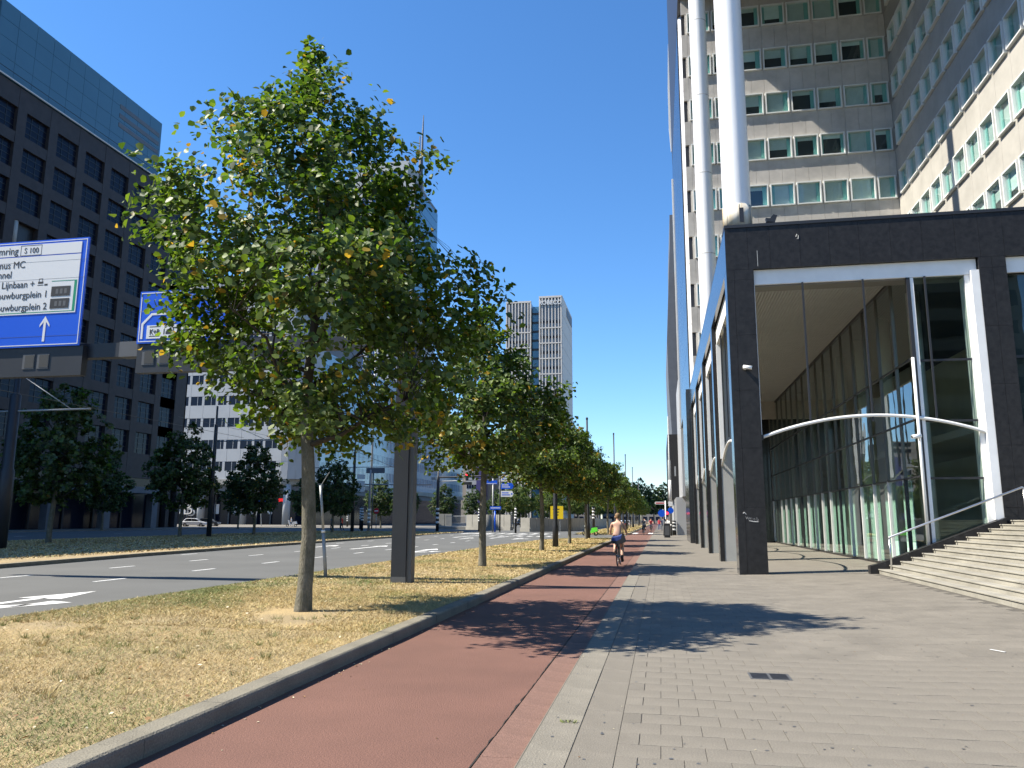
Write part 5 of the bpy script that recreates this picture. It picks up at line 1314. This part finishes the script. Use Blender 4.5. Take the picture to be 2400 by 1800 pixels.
for x, y, rz, lb, tp, lg in [(.75, 98, 0, 'walker in white by the black box at the far crossing', 'cloth_white', 'navy_cloth'), (.2, 112, 20, 'walker in blue on the pavement past the crossing', 'cloth_blue', 'cloth_grey'),
                          (-.3, 121, 180, 'walker in red on the pavement past the crossing', 'cloth_red', 'cloth_blue'), (.9, 130, 180, 'walker in grey farthest along the pavement', 'cloth_grey', 'navy_cloth'), (1.0, 87, 170, 'walker in a pale shirt beside the stout striped bollard', 'cloth_white', 'cloth_blue')]:
    walker((x, y, 0), R(rz), lb, tp, lg, pg)
def rider(x, y, rz, lb, blb, tp):
    bicycle((x, y, -.04), R(rz), blb, 'bicycles farther along the path')
    e = empty('person', (x, y, -.04), lb, 'person', pg, R(rz))
    def sp(c): return 3 if c.z > 1.68 else 0 if c.z > 1.52 else (1 if c.z > 1.0 and abs(c.x) < .23 else (2 if .5 < c.z <= 1.0 and abs(c.x) < .2 else 0))
    link('body', skin_mesh('body', V, E_, RD, ['skin', tp, 'navy_cloth', 'hair'], 0, 1, sp), e)
rider(-1.9, 88, 180, 'rider in dark clothes coming towards the crossing', 'bicycle of the rider in dark clothes coming along the path', 'cloth_grey')
rider(-1.3, 103, 180, 'rider in a pink shirt behind the rider in dark clothes', 'bicycle of the rider in the pink shirt', 'cloth_red')
rider(-2.4, 118, 0, 'rider in white far along the red path', 'bicycle of the rider in white', 'cloth_white')
# motor scooters
def scooter(loc, rz, label, m, sc=1.0):
    e = empty('motor_scooter', loc, label, 'scooter', None, rz); e.scale = (sc, sc, sc)
    for y in (-.6, .62): MB().tube([(0, y+.18*math.cos(a), .22+.18*math.sin(a)) for a in np.linspace(0, 6.283, 18, endpoint=False)], .055, 8, closed=True).build('wheel', 'rubber', e, True)
    MB().prism([(-.85, .45), (-.3, .28), (.2, .25), (.42, .45), (.5, .95), (.42, 1.0), (.25, .5), (.12, .36), (-.1, .38), (-.2, .75), (-.75, .82)], 'x', -.16, .16).build('body', m, e)
    MB().prism([(-.78, .83), (-.15, .76), (-.15, .84), (-.78, .92)], 'x', -.15, .15).build('seat', 'sign_black', e)
    MB().tube([(-.32, .36, 1.05), (0, .46, 1.02), (.32, .36, 1.05)], .02, 6).build('handlebar', 'sign_black', e, True); MB().tube([(0, .62, .22), (0, .46, .95)], .035, 6).build('fork', 'mid_steel', e, True)
    MB().box(-.13, .13, .5, .56, .85, 1.0).build('headlight', 'sign_white', e); return e
scooter((-7.0, 79, -.02), R(75), 'bright green motor scooter on the side street', 'scooter_green')
scooter((-66.8, 135, .02), R(100), 'white motor scooter and rider on the forecourt', 'car_white', 1.2)
walker((-67.0, 135.3, .02), R(100), 'rider standing over the white motor scooter', 'cloth_white', 'cloth_grey', None)
def car(loc, rz, label, m, group='cars across the road', sc=1.0):
    e = empty('parked_car', loc, label, 'car', group, rz); e.scale = (sc, sc, sc)
    b = MB(); b.prism([(-2.1, .28), (-2.12, .62), (-1.95, .86), (-1.1, .95), (1.15, .92), (1.95, .78), (2.12, .55), (2.08, .28)], 'x', -.86, .86); o = b.build('body', m, e); bevel(o, .09, 3)
    c = MB(); c.prism([(-1.75, .90), (-1.35, 1.38), (-.9, 1.47), (.2, 1.45), (.55, 1.36), (1.2, .90)], 'x', -.70, .70); o = c.build('cabin', m, e); bevel(o, .07, 2)
    for s_ in (-1, 1):
        MB().prism([(-1.42, .95), (-1.15, 1.33), (-.3, 1.38), (-.3, .95)], 'x', s_*.705-.012, s_*.705+.012).build('side_window', 'car_glass', e)
        MB().prism([(-.24, .95), (-.24, 1.38), (.18, 1.36), (.5, 1.28), (.95, .95)], 'x', s_*.705-.012, s_*.705+.012).build('side_window', 'car_glass', e)
    MB().poly([(-.6, 1.20, .93), (.6, 1.20, .93), (.55, .60, 1.35), (-.55, .60, 1.35)]).build('windscreen', 'car_glass', e); MB().poly([(-.6, -1.78, .93), (.6, -1.78, .93), (.55, -1.38, 1.36), (-.55, -1.38, 1.36)]).build('rear_window', 'car_glass', e)
    for s_ in (-1, 1):
        for y in (-1.3, 1.32):
            w_ = MB().tube([(s_*.68, y, .32), (s_*.88, y, .32)], .32, 18).build('wheel', 'rubber', e, True); MB().tube([(s_*.881, y, .32), (s_*.89, y, .32)], .2, 14).build('rim', 'chrome', w_, True)
        MB().box(s_*.62-.16, s_*.62+.16, 2.04, 2.1, .58, .7).build('headlight', 'sign_white', e); MB().box(s_*.66-.14, s_*.66+.14, -2.13, -2.07, .62, .76).build('tail_light', 'sign_red', e)
    return e
c0 = car((-79.5, 124, .02), R(-70), 'white hatchback before the letter sign on the forecourt', 'car_white')
def car_copy(loc, rz, label, m):
    o = copy_tree(c0); o.location = loc; o.rotation_euler = (0, 0, rz); o['label'] = label
    for ch in o.children:
        if ch.name.split('.')[0] in ('body', 'cabin'):
            ch.data = ch.data.copy(); ch.data.materials.clear(); ch.data.materials.append(MATS[m])
    return o
car_copy((-81.5, 131.5, .02), R(-80), 'black car between the round columns of the white block', 'car_black')
car_copy((-92.0, 131, .02), R(-75), 'silver car half hidden by the corner of the dark block', 'car_silver')
car_copy((-36, 152, .02), R(170), 'silver car behind the ramp railing', 'car_silver')
car_copy((-30, 170, .02), R(170), 'dark car behind the ribbed tunnel wall', 'car_black')
for i, (x, y, m) in enumerate([(-7.9, 150, 'car_white'), (-8.1, 168, 'car_black'), (-8.0, 190, 'car_silver'), (-10.6, 205, 'car_red')]):
    car_copy((x, y, -.02), 0, '%s car waiting in the distant lane along the verge' % ['white', 'black', 'silver', 'red'][i], m)
# paper litter
pp = MB().box(-.10, .10, -.012, .012, 0, .004).build('paper_strip', 'sign_white', loc=(3.85, 10.44, .05), ); tag(pp, 'thin strip of white paper lying on the paving', 'litter'); pp.rotation_euler = (0, 0, -1.1)
wd = MB()
for k in range(26):
    x, y = random.uniform(-.06, .06), random.uniform(-.03, .03); a = random.uniform(0, 6.28); wd.poly([(x, y, 0), (x+.03*math.cos(a), y+.03*math.sin(a), .02), (x+.02*math.cos(a+.5), y+.02*math.sin(a+.5), .005)])
wdo = wd.build('weed', 'grass_green', loc=(-.74, 6.35, .002)); tag(wdo, 'tiny green weed in the joint of the path edge stones', 'weed')
